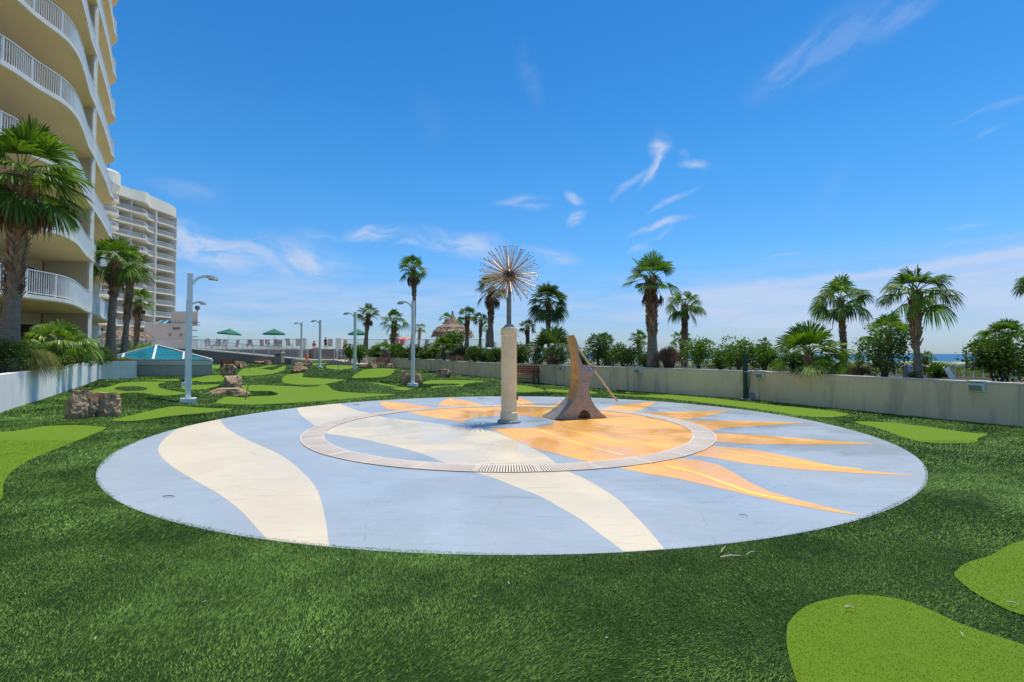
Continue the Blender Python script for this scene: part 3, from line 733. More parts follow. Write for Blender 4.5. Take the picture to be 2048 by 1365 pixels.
# ramp with dark retaining wall
rx0, rx1 = XA(384, 50.5), XA(616, 50.5)
mb = MB(); y0, y1 = 50.6, 53.4
def rz(x): return float(np.interp(x, (rx0, rx1), (DZ, .98)))
n = 12; vs = []
for k in range(n + 1):
    x = rx0 + (rx1 - rx0) * k / n; vs += [(x, y0, -.2), (x, y0, rz(x)), (x, y1, rz(x)), (x, y1, -.2)]
fs = [(i * 4 + k, i * 4 + (k + 1) % 4, (i + 1) * 4 + (k + 1) % 4, (i + 1) * 4 + k) for i in range(n) for k in range(4)]
mb.add(vs, fs + [(0, 3, 2, 1), (n * 4, n * 4 + 1, n * 4 + 2, n * 4 + 3)])
tag(mb.build('ramp_wall', M['grey_dark_wall']), 'dark grey retaining wall of the sloping ramp below the pool deck', 'ramp')
mb = MB(); vs = []
for k in range(n + 1):
    x = rx0 + (rx1 - rx0) * k / n; vs += [(x, y0 - .04, rz(x) - .1), (x, y0 - .04, rz(x) + .02), (x, y0 + .16, rz(x) + .02), (x, y0 + .16, rz(x) - .1)]
mb.add(vs, fs); tag(mb.build('ramp_kerb', M['slab_white']), 'thin white kerb along the top of the dark ramp wall', 'kerb')
# landing
lx0, lx1 = XA(582, 49.3), XA(668, 49.3)
land = [(lx0, 49.4), (lx1, 49.4), (lx1, 53.3), (rx1, 53.3), (rx1, 50.5), (lx0, 50.5)]
tag(MB().prism(land, .3, .98).build('landing', M['tan_concrete']), kind='structure')
st = empty('staircase', (0.5 * (stx0 + stx1), 53.4, .98), 'wide grey concrete steps climbing to the pool deck in the middle distance', 'staircase')
NS = 8
for k in range(NS):
    z0 = .98 + (DZ - .98) * k / NS; z1 = .98 + (DZ - .98) * (k + 1) / NS
    ya = 53.3 + k * .27
    MB().box(((stx0 + stx1) / 2, ya + .02, z1 + .004), (stx1 - stx0, .06, .02)).build('lit_tread_line', M['slab_white'], st)  # pale strip paints the sunlit line of each tread
    MB().box(((stx0 + stx1) / 2, (ya + 55.6) / 2, (z0 + z1) / 2), (stx1 - stx0, 55.6 - ya, z1 - z0)).build('step', M['step'], st)
MB().box((stx0 - .2, 54.2, 1.5), (.3, 2.2, 1.3)).build('side_wall', M['step'], st)
# right ramp going down from the landing
mb = MB(); rp = [(lx1, 49.4), (lx1, 52.6)]
e0 = G(717, 732); A = Vector((lx1, 49.4)); B = Vector((e0.x, e0.y)); A2 = Vector((lx1, 51.6)); B2 = B + Vector((1.6, 1.2))
vs = [(A.x, A.y, .98), (B.x, B.y, .62), (B2.x, B2.y, .62), (A2.x, A2.y, .98), (A.x, A.y, 0), (B.x, B.y, 0), (B2.x, B2.y, 0), (A2.x, A2.y, 0)]
mb.add(vs, [(0, 1, 2, 3), (4, 7, 6, 5), (0, 4, 5, 1), (1, 5, 6, 2), (2, 6, 7, 3), (3, 7, 4, 0)]); tag(mb.build('access_ramp', M['tan_concrete']), kind='structure')
def railing(name, pts, h, gap, label, post=2.0, z=None, pw=.022, rw=.05, low=.1, m='white_paint', cat='railing', parent=None, midrail=None):
    """pts = 3-D base points; each panel (rails with their pickets) and each post is a part"""
    root = parent or empty(name, pts[0], label, cat); P = [Vector(p) for p in pts]; up = Vector((0, 0, 1))
    # resample to post spacing
    Q = [P[0]]; acc = 0
    for a, b in zip(P[:-1], P[1:]):
        L = (b - a).length; t = (b - a) / L; d = post - acc
        while d < L: Q.append(a + t * d); d += post
        acc = L - (d - post)
    if (Q[-1] - P[-1]).length > .4: Q.append(P[-1])
    for a, b in zip(Q[:-1], Q[1:]):
        L = (b - a).length; t = (b - a) / L; mb = MB()
        mb.beam(a + up * h - t * .01, b + up * h + t * .01, rw); mb.beam(a + up * low, b + up * low, rw * .7)
        if midrail: mb.beam(a + up * midrail, b + up * midrail, rw * .7)
        if gap:
            n = max(1, int(L / gap))
            for k in range(1, n): p = a + t * L * k / n; mb.beam(p + up * low, p + up * h, pw)
        mb.build('railing_panel', M[m], root)
    for p in Q: MB().beam(p, p + up * (h + .01), rw * 1.15).build('post', M[m], root)
    return root
railing('railing', [(-62, 50.4, DZ), (rx0, 50.45, DZ), (XA(400, 53.7), 53.7, DZ), (stx0 - .9, 53.7, DZ)], 1.05, .13, 'white picket railing along the pool deck edge left of the stairs', 2.2)
railing('railing', [(rx0, 50.5, DZ), (rx1, 50.5, .98)], 1.0, .14, 'white picket railing following the dark sloping ramp wall', 1.6)
railing('railing', [(stx1 + .9, 53.6, DZ), (XA(985, 54) - .1, 54.1, DZ), (XA(985, 54) - .1, 70, DZ)], 1.05, .13, 'white picket railing on the deck right of the stairs behind the palms', 2.2)
railing('railing', [(A.x, A.y + .05, .98), (B.x, B.y + .05, .62)], .95, 0, 'white two bar handrail beside the pale access ramp', .85, midrail=.5, rw=.045)
B3 = Vector((XA(735, 46.6), 46.6)); A3 = Vector((XA(694, 51), 51))
mb = MB(); wall_strip(mb, [B3, A3], .2, lambda y: 1.35, 0.2); tag(mb.build('ramp_side_wall', M['planter_right']), 'low tan wall segment behind the access ramp railing', 'wall')
railing('railing', [(B3.x - .1, B3.y - .1, .62), (A3.x, A3.y - .1, .85)], .95, 0, 'thin white handrail in front of the tan ramp side wall', .9, midrail=.5, rw=.045)
mb = MB(); mb.tube([(stx1 - .1, 53.2, 1.95), (stx1 - .1, 55.4, 3.1), (stx1 - .1, 55.7, 3.1)], .03, 6)
for y_, z_ in ((53.3, .98), (55.4, DZ)): mb.tube([(stx1 - .1, y_, z_), (stx1 - .1, y_, z_ + 1.0)], .03, 6)
tag(mb.build('handrail', M['white_paint']), 'steep white handrail on the right side of the deck stairs', 'handrail')
for x0, x1, lab in ((602, 613, 'pale square pillar ending the deck railing left of the stairs'), (672, 684, 'pale square pillar beside the top right of the stairs')):
    MBp = MB().box(((XA(x0, 53.9) + XA(x1, 53.9)) / 2, 53.9, DZ + .6), (XA(x1, 53.9) - XA(x0, 53.9), .4, 1.2)); tag(MBp.build('deck_pillar', M['planter_left']), lab, 'pillar')
# railing behind the right planter
bk = offset_line(WR, 3.3); rl = [(p.x, p.y, wall_top(q.y) - .1) for p, q in zip(bk, WR)]
rl = [rl[i] for i in range(4, len(rl) - 6, 3)]
railing('railing', rl, .36, .2, 'low white picket railing between the right planter shrubs and the dunes', 2.6, pw=.028, rw=.05, low=.04)

# ---- beach and sea
xs = np.concatenate([np.linspace(-2500, -60, 40), np.linspace(-50, 160, 90), np.linspace(170, 1600, 60)]); ys = np.concatenate([np.linspace(-1500, -20, 20), np.linspace(-15, 330, 130), np.linspace(345, 2600, 60)])
mb = MB()
for y in ys:
    for x in xs:
        s = x * .6 + y * .8; z = -2.3 + .55 * noise.noise((x * .045, y * .045, 1)) + .25 * noise.noise((x * .17, y * .17, 5))
        if x > -45 and y < 130: z -= 0.0
        z -= max(0, (s - 330)) * .022 if s < 420 else 1.98 + (s - 420) * .05
        mb.v.append((float(x), float(y), z))
nx = len(xs)
mb.f = [(j * nx + i, j * nx + i + 1, (j + 1) * nx + i + 1, (j + 1) * nx + i) for j in range(len(ys) - 1) for i in range(nx - 1)]
tag(mb.build('beach', M['sand'], smooth=True, origin=(0, 0, 0)), kind='structure')
s_ = 14000
tag(MB().add([(-s_, -s_, -3.4), (s_, -s_, -3.4), (s_, s_, -3.4), (-s_, s_, -3.4)], [(0, 1, 2, 3)]).build('sea', M['sea'], origin=(0, 0, -3.4)), kind='structure')
# dune plants seen through the railing
v = []
n = 16000; d = 15 + 130 * npr.uniform(0, 1, n) ** 1.6; u = npr.uniform(.0, 1.25, n)
for di, ui in zip(d, u):
    wx = ui * di
    if di < wall_hit(CX + F * ui if ui < 1.05 else 2040) + 5.5: continue
    z = -2.3 + .55 * noise.noise((wx * .045, di * .045, 1)) + .25 * noise.noise((wx * .17, di * .17, 5))
    if noise.noise((wx * .06, di * .06, 9)) < -.12 - (60 - min(di, 60)) * .01: continue
    for q in range(5):
        a = rnd.uniform(0, 6.28); h = rnd.uniform(.3, 1.0) * (1.5 if di < 40 else 1); w = .05 + di * .0016
        bx, by = wx + rnd.gauss(0, .3), di + rnd.gauss(0, .3); lx, ly = rnd.gauss(0, .3), rnd.gauss(0, .3)
        v += [(bx - math.cos(a) * w, by - math.sin(a) * w, z), (bx + math.cos(a) * w, by + math.sin(a) * w, z), (bx + lx, by + ly, z + h)]
build_blades('dune_grass', [np.array(v)], M['muhly'], 'green and straw coloured dune grass covering the sand beyond the railing')
# ================================================================== BUILDINGS
def near_tower():
    T = empty('condo_tower', (-31, 22, 1.0), 'tall cream condo tower with wavy white balconies filling the left edge', 'condo building')
    edge = [(-20.6, -2), (-19.8, 3), (-20.6, 8), (-21.6, 12), (-20.6, 16), (-20.25, 19.2), (-20.5, 20.9), (-20.6, 22.3), (-21.1, 23.5), (-22.0, 24.9), (-23.5, 27), (-24.35, 28.35), (-26.5, 31.6), (-28.3, 34.2), (-29.1, 35.3), (-29.5, 36.1), (-30.2, 36.8), (-31.3, 37.3)]
    E = smooth_poly([(x * 1.013, y) for x, y in edge], 4, False)
    back = [(-36, 38.4), (-44, 38.4), (-44, -2)]
    NF = 13; Z = lambda k: 3.95 + 3.07 * k
    for k in range(NF):
        pol = [(p.x, p.y) for p in E] + back
        ins = [(p.x, p.y) for p in offset_line(E, -.02)]
        s = MB().prism(pol, Z(k) + .055, Z(k) + .22).build('balcony_slab', M['slab_white'], T)
        # plastered underside, a hair below the slab edge and set in from it
        pin = [(p.x, p.y) for p in offset_line(E, -.035)] + back
        MB().prism(pin, Z(k), Z(k) + .053).build('soffit', M['soffit'], s)
        rp = [Vector((p.x, p.y, Z(k) + .22)) for p in offset_line(E, -.08)]
        rp = rp[12:] if k < 9 else rp[12:]
        rails, pk = MB(), MB(); acc = 0; pacc = .2; up = Vector((0, 0, 1))
        for a, b in zip(rp[:-1], rp[1:]):
            L = (b - a).length; t = (b - a) / L
            rails.beam(a + up * 1.07, b + up * 1.07, .055, .04); rails.beam(a + up * .08, b + up * .08, .035)
            d = acc
            while d < L: pk.beam(a + t * d + up * .08, a + t * d + up * 1.05, .022, .03); d += .112
            acc = d - L; d = pacc
            while d < L: rails.beam(a + t * d, a + t * d + up * 1.06, .05); d += 1.45
            pacc = d - L
        rails.add(pk.v, pk.f).build('balcony_railing', M['white_paint'], T)
        # side blade wall at the bay line
    top = Z(NF - 1)
    for k in range(-1, NF - 1):
        z0 = (Z(k) + .22) if k >= 0 else .9; z1 = Z(k + 1)
        MB().prism([(-24.93, 28.36), (-27.5, 28.36), (-27.5, 28.6), (-24.93, 28.6)], z0, z1 - .002).build('partition_wall', M['stucco_a'], T)
        MB().box((-24.87, 28.48, (z0 + z1) / 2), (.12, .26, z1 - z0 - .004)).build('partition_edge', M['slab_white'], T)
        # glazed wall of the near bays
        def bay(y0, y1, n):
            fr, gl = MB(), MB()
            gl.box((-27.56, (y0 + y1) / 2, z0 + 1.2), (.03, y1 - y0, 2.35))
            for i in range(n + 1):
                y = y0 + (y1 - y0) * i / n; fr.box((-27.53, y, z0 + 1.2), (.09, .09, 2.4))
            fr.box((-27.53, (y0 + y1) / 2, z0 + 2.42), (.09, y1 - y0 + .09, .08)); fr.box((-27.53, (y0 + y1) / 2, z0 + .06), (.09, y1 - y0, .1))
            f = fr.build('window_frame', M['white_paint'], T); gl.build('pane', M['door_glass'], f)
            cu = MB(); cu.box((-27.66, y0 + .35, z0 + 1.2), (.04, .6, 2.3)); cu.build('curtain', M['curtain'], f)
        bay(25.2, 27.9, 3); bay(19, 23.2, 4); bay(12.5, 16.5, 4)
        wl_ = MB(); hz = z1 - z0
        segs = [(-2, 12.45), (16.55, 18.95), (23.25, 25.15), (27.95, 28.36)]
        for a, b in segs: wl_.box((-27.66, (a + b) / 2, z0 + hz / 2), (.2, b - a, hz - .004))
        for a, b in ((12.45, 16.55), (18.95, 23.25), (25.15, 27.95)): wl_.box((-27.66, (a + b) / 2, z0 + 2.46 + (hz - 2.46) / 2), (.2, b - a, hz - 2.464))
        wl_.prism([(-27.5, 28.62), (-31.6, 37.0), (-32, 37.0), (-27.9, 28.62)], z0, z1 - .003)
        wl_.build('wall', M['stucco_a'], T)
    # dark room behind the glass
    MB().prism([(-28.1, -2), (-28.1, 28.3), (-32.6, 37.2), (-44, 38), (-44, -2)], .9, top).build('core', M['stucco_a'], T)
    # deck chairs and tables on the low balconies
    return T
near_tower()
def far_tower():
    T = empty('condo_tower', (-95, 115, 2), 'distant cream condo tower with stacked balconies beyond the palm trees', 'condo building')
    def ex(y): return -91.8 + 1.5 * (math.exp(-((y - 118.6) / 2.3) ** 2)) + .35 * math.sin(y * .5)
    Z = lambda k: 2.0 + 3.06 * k
    NF = 12; ys = [94 + i * 1.0 for i in range(38)]
    for k in range(NF):
        pol = [(ex(y), y) for y in ys] + [(-92.5, 131.6), (-112, 132), (-112, 94)]
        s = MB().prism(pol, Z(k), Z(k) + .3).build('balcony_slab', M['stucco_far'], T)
        rails, pk = MB(), MB(); P = [Vector((ex(y) - .1, y, Z(k) + .3)) for y in ys]; up = Vector((0, 0, 1))
        for a, b in zip(P[:-1], P[1:]):
            rails.beam(a + up * 1.05, b + up * 1.05, .1)
            for q in range(5): p = a.lerp(b, q / 5); pk.beam(p, p + up * 1.05, .05)
        rails.add(pk.v, pk.f).build('balcony_railing', M['white_paint'], T)
        z0 = Z(k) + .3; z1 = Z(k + 1)
        for y in (99.5, 108, 116.2, 124.4, 131.4):
            MB().box((-93.3 + (.4 if y > 131 else 0), y, (z0 + z1) / 2), (3.1, .35, z1 - z0 - .01)).build('partition_wall', M['slab_white'], T)
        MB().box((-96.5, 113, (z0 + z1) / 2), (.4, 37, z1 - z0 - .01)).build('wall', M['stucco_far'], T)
        for y in (101.5, 104, 110.2, 113, 118, 120.6, 126.2):
            fr = MB()
            for q in (-1.05, 0, 1.05): fr.box((-96.22, y + q, z0 + 1.2), (.1, .12, 2.4))
            fr.box((-96.22, y, z0 + 2.38), (.1, 2.2, .1)); f = fr.build('window_frame', M['white_paint'], T)
            MB().box((-96.26, y, z0 + 1.2), (.06, 2.1, 2.3)).build('pane', M['door_glass'], f)
    # parapet following the balcony edge
    mb = MB(); vs = []; zt = Z(NF)
    for y in ys:
        up_ = zt + 2.7 + .35 * math.sin((y - 100) * .33); vs += [(ex(y) + .25, y, zt), (ex(y) + .25, y, up_), (ex(y) - .6, y, up_ + .15), (-112, y, up_ + .15), (-112, y, zt)]
    n = len(ys); mb.add(vs, [(i * 5 + k, i * 5 + (k + 1) % 5, (i + 1) * 5 + (k + 1) % 5, (i + 1) * 5 + k) for i in range(n - 1) for k in range(5)] + [(4, 3, 2, 1, 0), tuple((n - 1) * 5 + k for k in range(5))])
    mb.build('roof_parapet', M['stucco_far'], T)
    MB().box((-104, 131.6, 21), (23, .6, 38)).build('end_wall', M['stucco_far'], T)
    # round balcony stack at its near end
    c = (-92.1, 107.2)
    for k in range(NF + 1):
        z = Z(k) + .2
        prof = [(2.9, z - .35), (3.6, z - .05), (3.6, z + .2)] if k < NF else [(2.6, z - 1.0), (3.4, z - .1), (3.75, z + .6), (3.75, z + 3.2), (3.5, z + 3.5), (2, z + 3.6)]
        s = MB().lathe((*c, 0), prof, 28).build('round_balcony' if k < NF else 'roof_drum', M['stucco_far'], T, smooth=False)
        if k < NF:
            rails, pk = MB(), MB()
            for q in range(28):
                a = 2 * math.pi * q / 28; b = 2 * math.pi * (q + 1) / 28; pa = Vector((c[0] + 3.5 * math.cos(a), c[1] + 3.5 * math.sin(a), z + .2)); pb = Vector((c[0] + 3.5 * math.cos(b), c[1] + 3.5 * math.sin(b), z + .2))
                rails.beam(pa + Vector((0, 0, 1.0)), pb + Vector((0, 0, 1.0)), .1)
                for t in (0, .25, .5, .75): p = pa.lerp(pb, t); pk.beam(p, p + Vector((0, 0, 1)), .05)
            rails.add(pk.v, pk.f).build('balcony_railing', M['white_paint'], T)
    mb = MB()
    for q in (-1.5, .5, 2): mb.tube([(c[0] + q, c[1], Z(NF) + 4), (c[0] + q, c[1], Z(NF) + 6.2)], .06, 5)
    mb.build('antenna', M['steel_dark'], T)
far_tower()
def service_building():
    d = 74.0; x0, xm, x1 = XA(288, d), XA(341, d), XA(392, d)
    T = empty('service_building', ((x0 + x1) / 2, d, DZ), 'windowless pink stucco service building with stepped flat roof', 'building')
    zl, zh = ZA(648, d), ZA(623, d); sh = (CX - 395) / F + .01; S = lambda x, y: (x - (y - d) * sh, y)
    MB().prism([S(x0, d), S(x1 - .6, d), S(x1 - .6, d + 8), S(x0, d + 8)], DZ, zl).build('lower_wall', M['pink_stucco'], T)
    MB().prism([S(xm, d + .3), S(x1 + .2, d + .3), S(x1 + .2, d + 7), S(xm, d + 7)], zl + .002, zh).build('upper_wall', M['pink_stucco'], T)
    MB().box(((x0 + x1 - .6) / 2, d - .03, zl - .06), (x1 - .6 - x0 + .1, .16, .22)).build('ledge', M['pink_stucco'], T)
    v = MB().box((XA(352, d), d - .02, ZA(657.5, d)), (1.1, .06, .36)).build('vent', M['steel_dark'], T)
    sl_ = MB()
    for q in range(4): sl_.box((XA(352, d), d - .06, ZA(657.5, d) - .13 + q * .09), (1.1, .05, .03))
    sl_.build('vent_slats', M['grey_fixture'], v)
    for px, py in ((340, 671), (362, 671)):
        MB().lathe((XA(px, d), d - .15, ZA(py, d) - .2), [(.05, 0), (.16, .08), (.16, .3), (.08, .42)], 10).build('wall_lamp', M['grey_fixture'], T)
    for py, w in ((645, .9), (650, .9), (661, .5), (674, .6)):
        MB().box((x1 - .5 + w / 3, d + .25, ZA(py, d)), (w, .45, .14)).build('bracket', M['grey_fixture'], T)
    bm = MB(); bm.lathe((x1 - .35, d + .7, zh), [(.05, 0), (.09, .2), (.3, .35), (.36, .6), (.28, .85), (.1, .95)], 12); bm.build('roof_vent', M['steel_dark'], T)
    g_ = MB(); a, b = XA(308, d), XA(341, d); zb, ztp = zl + .02, zl + .55
    g_.add([(a, d + .2, zb), (b, d + .2, zb), (b, d + 1.2, ztp), (a + .3, d + 1.2, ztp), (a, d + 1.25, zb), (b, d + 1.25, zb)], [(0, 1, 2, 3), (4, 3, 2, 5), (0, 3, 4), (1, 5, 2)]); s = g_.build('small_skylight', M['teal_glass'], T)
    fr = MB()
    for x in (a, (a + b) / 2, b - .05): fr.beam((x, d + .18, zb), (x + (.3 if x == a else 0), d + 1.2, ztp + .03), .12)
    fr.beam((a, d + .18, zb), (b, d + .18, zb), .1); fr.build('skylight_frame', M['white_paint'], s)
service_building()
def skylight():
    p = G(274, 752.5); q = G(425, 752.5); d = p.y; x0, x1 = XA(274, d), XA(425, d); w = x1 - x0
    zt = ZA(721.5, d)
    T = empty('glass_skylight', ((x0 + x1) / 2 - 1.3, d + 3, H0(d)), 'teal glass pyramid skylight on a low grey block beside the left planter', 'skylight')
    xl = x0 - 2.3; dep = 5.0; sh = (CX - 425) / F; S = lambda x, y: (x - (y - d) * (sh + .01), y)
    MB().prism([S(x0, d), S(x1, d), S(x1, d + dep), S(xl, d + dep), S(xl, d + .6), S(x0, d + .6)], 0, zt - .28).build('base', M['skylight_base'], T)
    MB().prism([S(x0 + .01, d - .05), S(x1 + .05, d - .05), S(x1 + .05, d + dep + .05), S(xl - .05, d + dep + .05), S(xl - .05, d + .62), S(x0 + .01, d + .62)], zt - .278, zt).build('cap', M['lamp_grey'], T)
    X0, X1, Y0, Y1 = xl + .05, x1 - .05, d + .02, d + dep - .1
    zb = zt + .05; ay = (Y0 + Y1) / 2; ax = PD(313, 691, ay); az_ = ax.z; ax = ax.x
    c = [(*S(X0, Y0), zb), (*S(X1, Y0), zb), (*S(X1, Y1), zb), (*S(X0, Y1), zb)]; ap = (ax, ay, az_)
    g_ = MB().add(c + [ap], [(0, 1, 4), (1, 2, 4), (2, 3, 4), (3, 0, 4), (3, 2, 1, 0)]).build('glass', M['teal_glass'], T)
    fr = MB(); off = Vector((0, 0, .03))
    for k in range(4): fr.beam(Vector(c[k]) + off, Vector(ap) + off, .11, .07); fr.beam(Vector(c[k]) + off * .5, Vector(c[(k + 1) % 4]) + off * .5, .08, .08)
    A_ = Vector(ap); 
    fr.beam(Vector((XA(306, d), Y0, zb)) + off, A_ + off, .12, .06)
    for pxb in (240, 367, 262 * 0 + 247):
        pass
    for bx in (XA(244, Y0), XA(367, Y0)):
        B_ = Vector((bx, Y0, zb))
        # rafter parallel to the slope, ending on the hip
        side = -1 if B_.x < ax else 1; C_ = Vector(c[0] if side < 0 else c[1]); xm = XA(306, d); t = min(.95, (B_.x - C_.x) / (xm - C_.x))
        fr.beam(B_ + off, C_.lerp(A_, t) + off, .1, .06)
    for t in (.33, .5):
        l = Vector(c[0]).lerp(A_, t); r = Vector(c[1]).lerp(A_, t); fr.beam(l + off * .4, r + off * .4, .035, .03)
    fr.build('frame', M['white_paint'], T)
skylight()
def tiki(loc, r, h, top, label, poles=True):
    T = empty('thatched_hut', loc, label, 'hut'); x, y, z = loc
    if poles:
        for k in range(6):
            a = k * math.pi / 3; MB().tube([(x + r * .8 * math.cos(a), y + r * .8 * math.sin(a), z), (x + r * .8 * math.cos(a), y + r * .8 * math.sin(a), z + h)], .1, 7).build('pole', M['brown_wood'], T)
    def thatch_cone(prof, n, ln=1.0):
        """thatch bundles hanging along a profile of (radius, height) from eave to top"""
        mb = MB(); rr = random.Random(3)
        for _ in range(n):
            t = rr.random() ** .8 * (len(prof) - 1); i = min(int(t), len(prof) - 2); f = t - i
            (ra, za), (rb, zb_) = prof[i], prof[i + 1]; q = ra + (rb - ra) * f; zz = za + (zb_ - za) * f; a = rr.uniform(0, 6.283)
            L = rr.uniform(.5, .95) * r / 3.4 * ln; m_ = math.hypot(ra - rb, zb_ - za); dr = (ra - rb) / m_ * L; dz = -(zb_ - za) / m_ * L
            w = rr.uniform(.04, .09) * r / 3; ca, sa = math.cos(a), math.sin(a); o_ = rr.uniform(0, .12)
            p = Vector((x + q * ca, y + q * sa, zz + .04 + o_)); e = Vector((x + (q + dr) * ca, y + (q + dr) * sa, zz + dz - rr.uniform(0, .2) + o_)); s = Vector((-sa, ca, 0)) * w
            mb.add([p - s, p + s, e + s * .9, e - s * .9], [(0, 1, 2, 3)])
        return mb
    lowp = [(r, z + h), (r * .86, z + h + top * .2), (r * .66, z + h + top * .34), (r * .4, z + h + top * .42)]
    capp = [(r * .46, z + h + top * .36), (r * .34, z + h + top * .52), (r * .18, z + h + top * .72), (.05, z + h + top)]
    MB().lathe((x, y, 0), [(q * .97, zz - .05) for q, zz in lowp] + [(r * .3, z + h + top * .44)], 20).build('roof', M['thatch'], T)
    thatch_cone(lowp, 5500).build('roof_thatch', M['thatch'], T)
    s_ = MB().lathe((x, y, 0), [(q * .9, zz) for q, zz in capp], 16); s_.add(*(lambda m: (m.v, m.f))(thatch_cone(capp, 2400, .7))); s_.build('roof_cap', M['thatch'], T)
    MB().lathe((x, y, 0), [(.07, z + h + top - .05), (.13, z + h + top + .1), (.1, z + h + top + .4), (.02, z + h + top + .5)], 8).build('finial', M['steel_dark'], T)
dh = 72.0; tiki((XA(905, dh), dh, DZ), (XA(944, dh) - XA(866, dh)) / 2, ZA(668, dh) - DZ, ZA(628, dh) - ZA(668, dh), 'round thatched tiki hut with two tier roof behind the palms')
dh = 56.0; tiki((XA(252, dh), dh, DZ), (XA(292, dh) - XA(208, dh)) / 2, ZA(676, dh) - DZ, ZA(650, dh) - ZA(676, dh), 'wide thatched hut partly hidden by palm trunks left of the service building')

# ================================================================== STREET FURNITURE ETC.
def make_lamp():
    T = empty('street_lamp', (0, 0, 0), 'x', 'lamp post', 'lamp posts across the lawn')
    MB().box((0, 0, .09), (.44, .44, .2)).build('base', M['lamp_grey'], T, local=True)
    mb = MB(); mb.box((0, 0, 2.17), (.155, .155, 3.94)); mb.box((0, 0, 4.15), (.165, .165, .03)); mb.build('pole', M['lamp_grey'], T, local=True)
    pts = [(.08 + .62 * math.sin(t) * .95, 0, 3.8 + .36 * math.sin(t * .98) * (1) - .0 * t) for t in (0, .35, .7, 1.05, 1.4)]
    pts = [(.07, 0, 3.84), (.13, 0, 3.96), (.23, 0, 4.05), (.34, 0, 4.10), (.45, 0, 4.115)]
    arm = MB(); 
    for a, b in zip(pts[:-1], pts[1:]): arm.beam(a, b, .09, .075)
    arm.build('arm', M['lamp_grey'], T, local=True)
    hd = MB(); prof = [(.41, .05, 4.09, 4.145), (.50, .1, 4.055, 4.155), (.63, .12, 4.025, 4.14), (.74, .09, 3.995, 4.09), (.77, .05, 4.005, 4.06)]
    vs = []
    for x, w, z0, z1 in prof: vs += [(x, -w, z0), (x, w, z0), (x, w * .8, z1), (x, -w * .8, z1)]
    n = len(prof); hd.add(vs, [(i * 4 + k, i * 4 + (k + 1) % 4, (i + 1) * 4 + (k + 1) % 4, (i + 1) * 4 + k) for i in range(n - 1) for k in range(4)] + [(3, 2, 1, 0), tuple((n - 1) * 4 + k for k in range(4))])
    h = hd.build('lamp_head', M['lamp_head'], T, local=True)
    MB().box((.6, 0, 4.022), (.2, .16, .03)).build('lens', M['lens'], h, local=True)
    return T
lamp = make_lamp()
spots = [(378, 809, 15.45, 0, 'nearest white lamp post with its arm pointing right'), (374.5, 767, 23.6, 0, 'lamp post half hidden behind the nearest one on the left'),
    (826, 775, 23.4, math.pi, 'grey lamp post in front of the tall slender palm'), (710, 752, 31.8, math.pi, 'grey lamp post beside the palm with dead fronds'),
    (640, 738, 41.5, math.pi, 'lamp post standing in front of the deck stairs'), (603, 724, 50.1, math.pi, 'smallest farthest lamp post by the end of the ramp railing')]
for i, (px, py, d, rz_, lab) in enumerate(spots):
    o = lamp if i == 0 else copy_tree(lamp)
    x = XA(px, d); zb = ZA(py, d)
    place(o, (x, d, min(zb, Hm(x, d) + .02) if i != 1 else ZA(py, d)), rz_ + (.58 if i < 2 else 0), lab)
    if i == 1: o.location.z = Hm(x, d)
# fountain
FX, FY = XA(1018, 11.33), 11.33
T = empty('dandelion_fountain', (FX, FY, .01), 'cream column fountain topped by a spiky ball of metal spray rods', 'fountain')
MB().lathe((FX, FY, 0), [(.27, .01), (.27, .05), (.24, .06), (.24, .075)], 28).build('flange', M['flange'], T)
mb = MB(); mb.lathe((FX, FY, 0), [(.205, .075), (.205, .24), (.188, .25), (.182, .3), (.182, 2.02), (.196, 2.03), (.196, 2.12), (.188, 2.19), (.15, 2.215)], 40); mb.build('column', M['column'], T)
MB().box((FX + .2, FY - .02, .62), (.03, .07, .2)).build('valve_box', M['steel_dark'], T)
MB().lathe((FX, FY, 0), [(.13, 2.214), (.13, 2.245), (.1, 2.25), (.1, 2.28)], 24).build('collar', M['flange'], T)
BZ = 3.44
MB().tube([(FX, FY, 2.27), (FX, FY, BZ - .02)], .055, 18).build('pipe', M['pipe'], T)
bm = bmesh.new(); bmesh.ops.create_icosphere(bm, subdivisions=3, radius=.095); me = bpy.data.meshes.new('hub'); bm.to_mesh(me); bm.free(); me.materials.append(M['steel_dark'])
hb = bpy.data.objects.new('hub', me); COL.objects.link(hb); hb.parent = T; hb.location = (0, 0, BZ - .01)
rm = MB(); rm.tube([(0, 0, .08), (0, 0, .15)], .017, 6); rm.tube([(0, 0, .09), (0, 0, .69)], .0072, 7); k0 = len(rm.f); rm.tube([(0, 0, .69), (0, 0, .708)], .0115, 7)
ro = rm.build('spray_rod', M['brass_rods'], T, local=True); ro.data.materials.append(M['steel_dark'])
for i_, p_ in enumerate(ro.data.polygons): p_.material_index = 1 if i_ >= k0 else 0
N = 176; rr = random.Random(2); dirs = []
for i in range(N):
    z = 1 - 2 * (i + .5) / N; a = i * 2.39996
    if z < -.86: continue
    q = math.sqrt(1 - z * z); dirs.append((Vector((q * math.cos(a), q * math.sin(a), z)).normalized(), rr.uniform(.97, 1.02)))
dirs.sort(key=lambda t: abs(t[0].y + .25)); rest = MB()
for i, (dv, s) in enumerate(dirs):
    if i < 100:
        o = ro if i == 0 else ro.copy()
        if i: COL.objects.link(o); o.parent = T
        o.location = (0, 0, BZ - .01); o.rotation_euler = dv.to_track_quat('Z', 'Y').to_euler(); o.scale = (1, 1, s)
    else:
        c_ = Vector((FX, FY, BZ)); rest.tube([c_ + dv * .08, c_ + dv * .7 * s], .0072, 6); rest.tube([c_ + dv * .7 * s, c_ + dv * .715 * s], .0115, 6)
tag(rest.build('more_spray_rods', M['brass_rods'], T), kind='stuff')
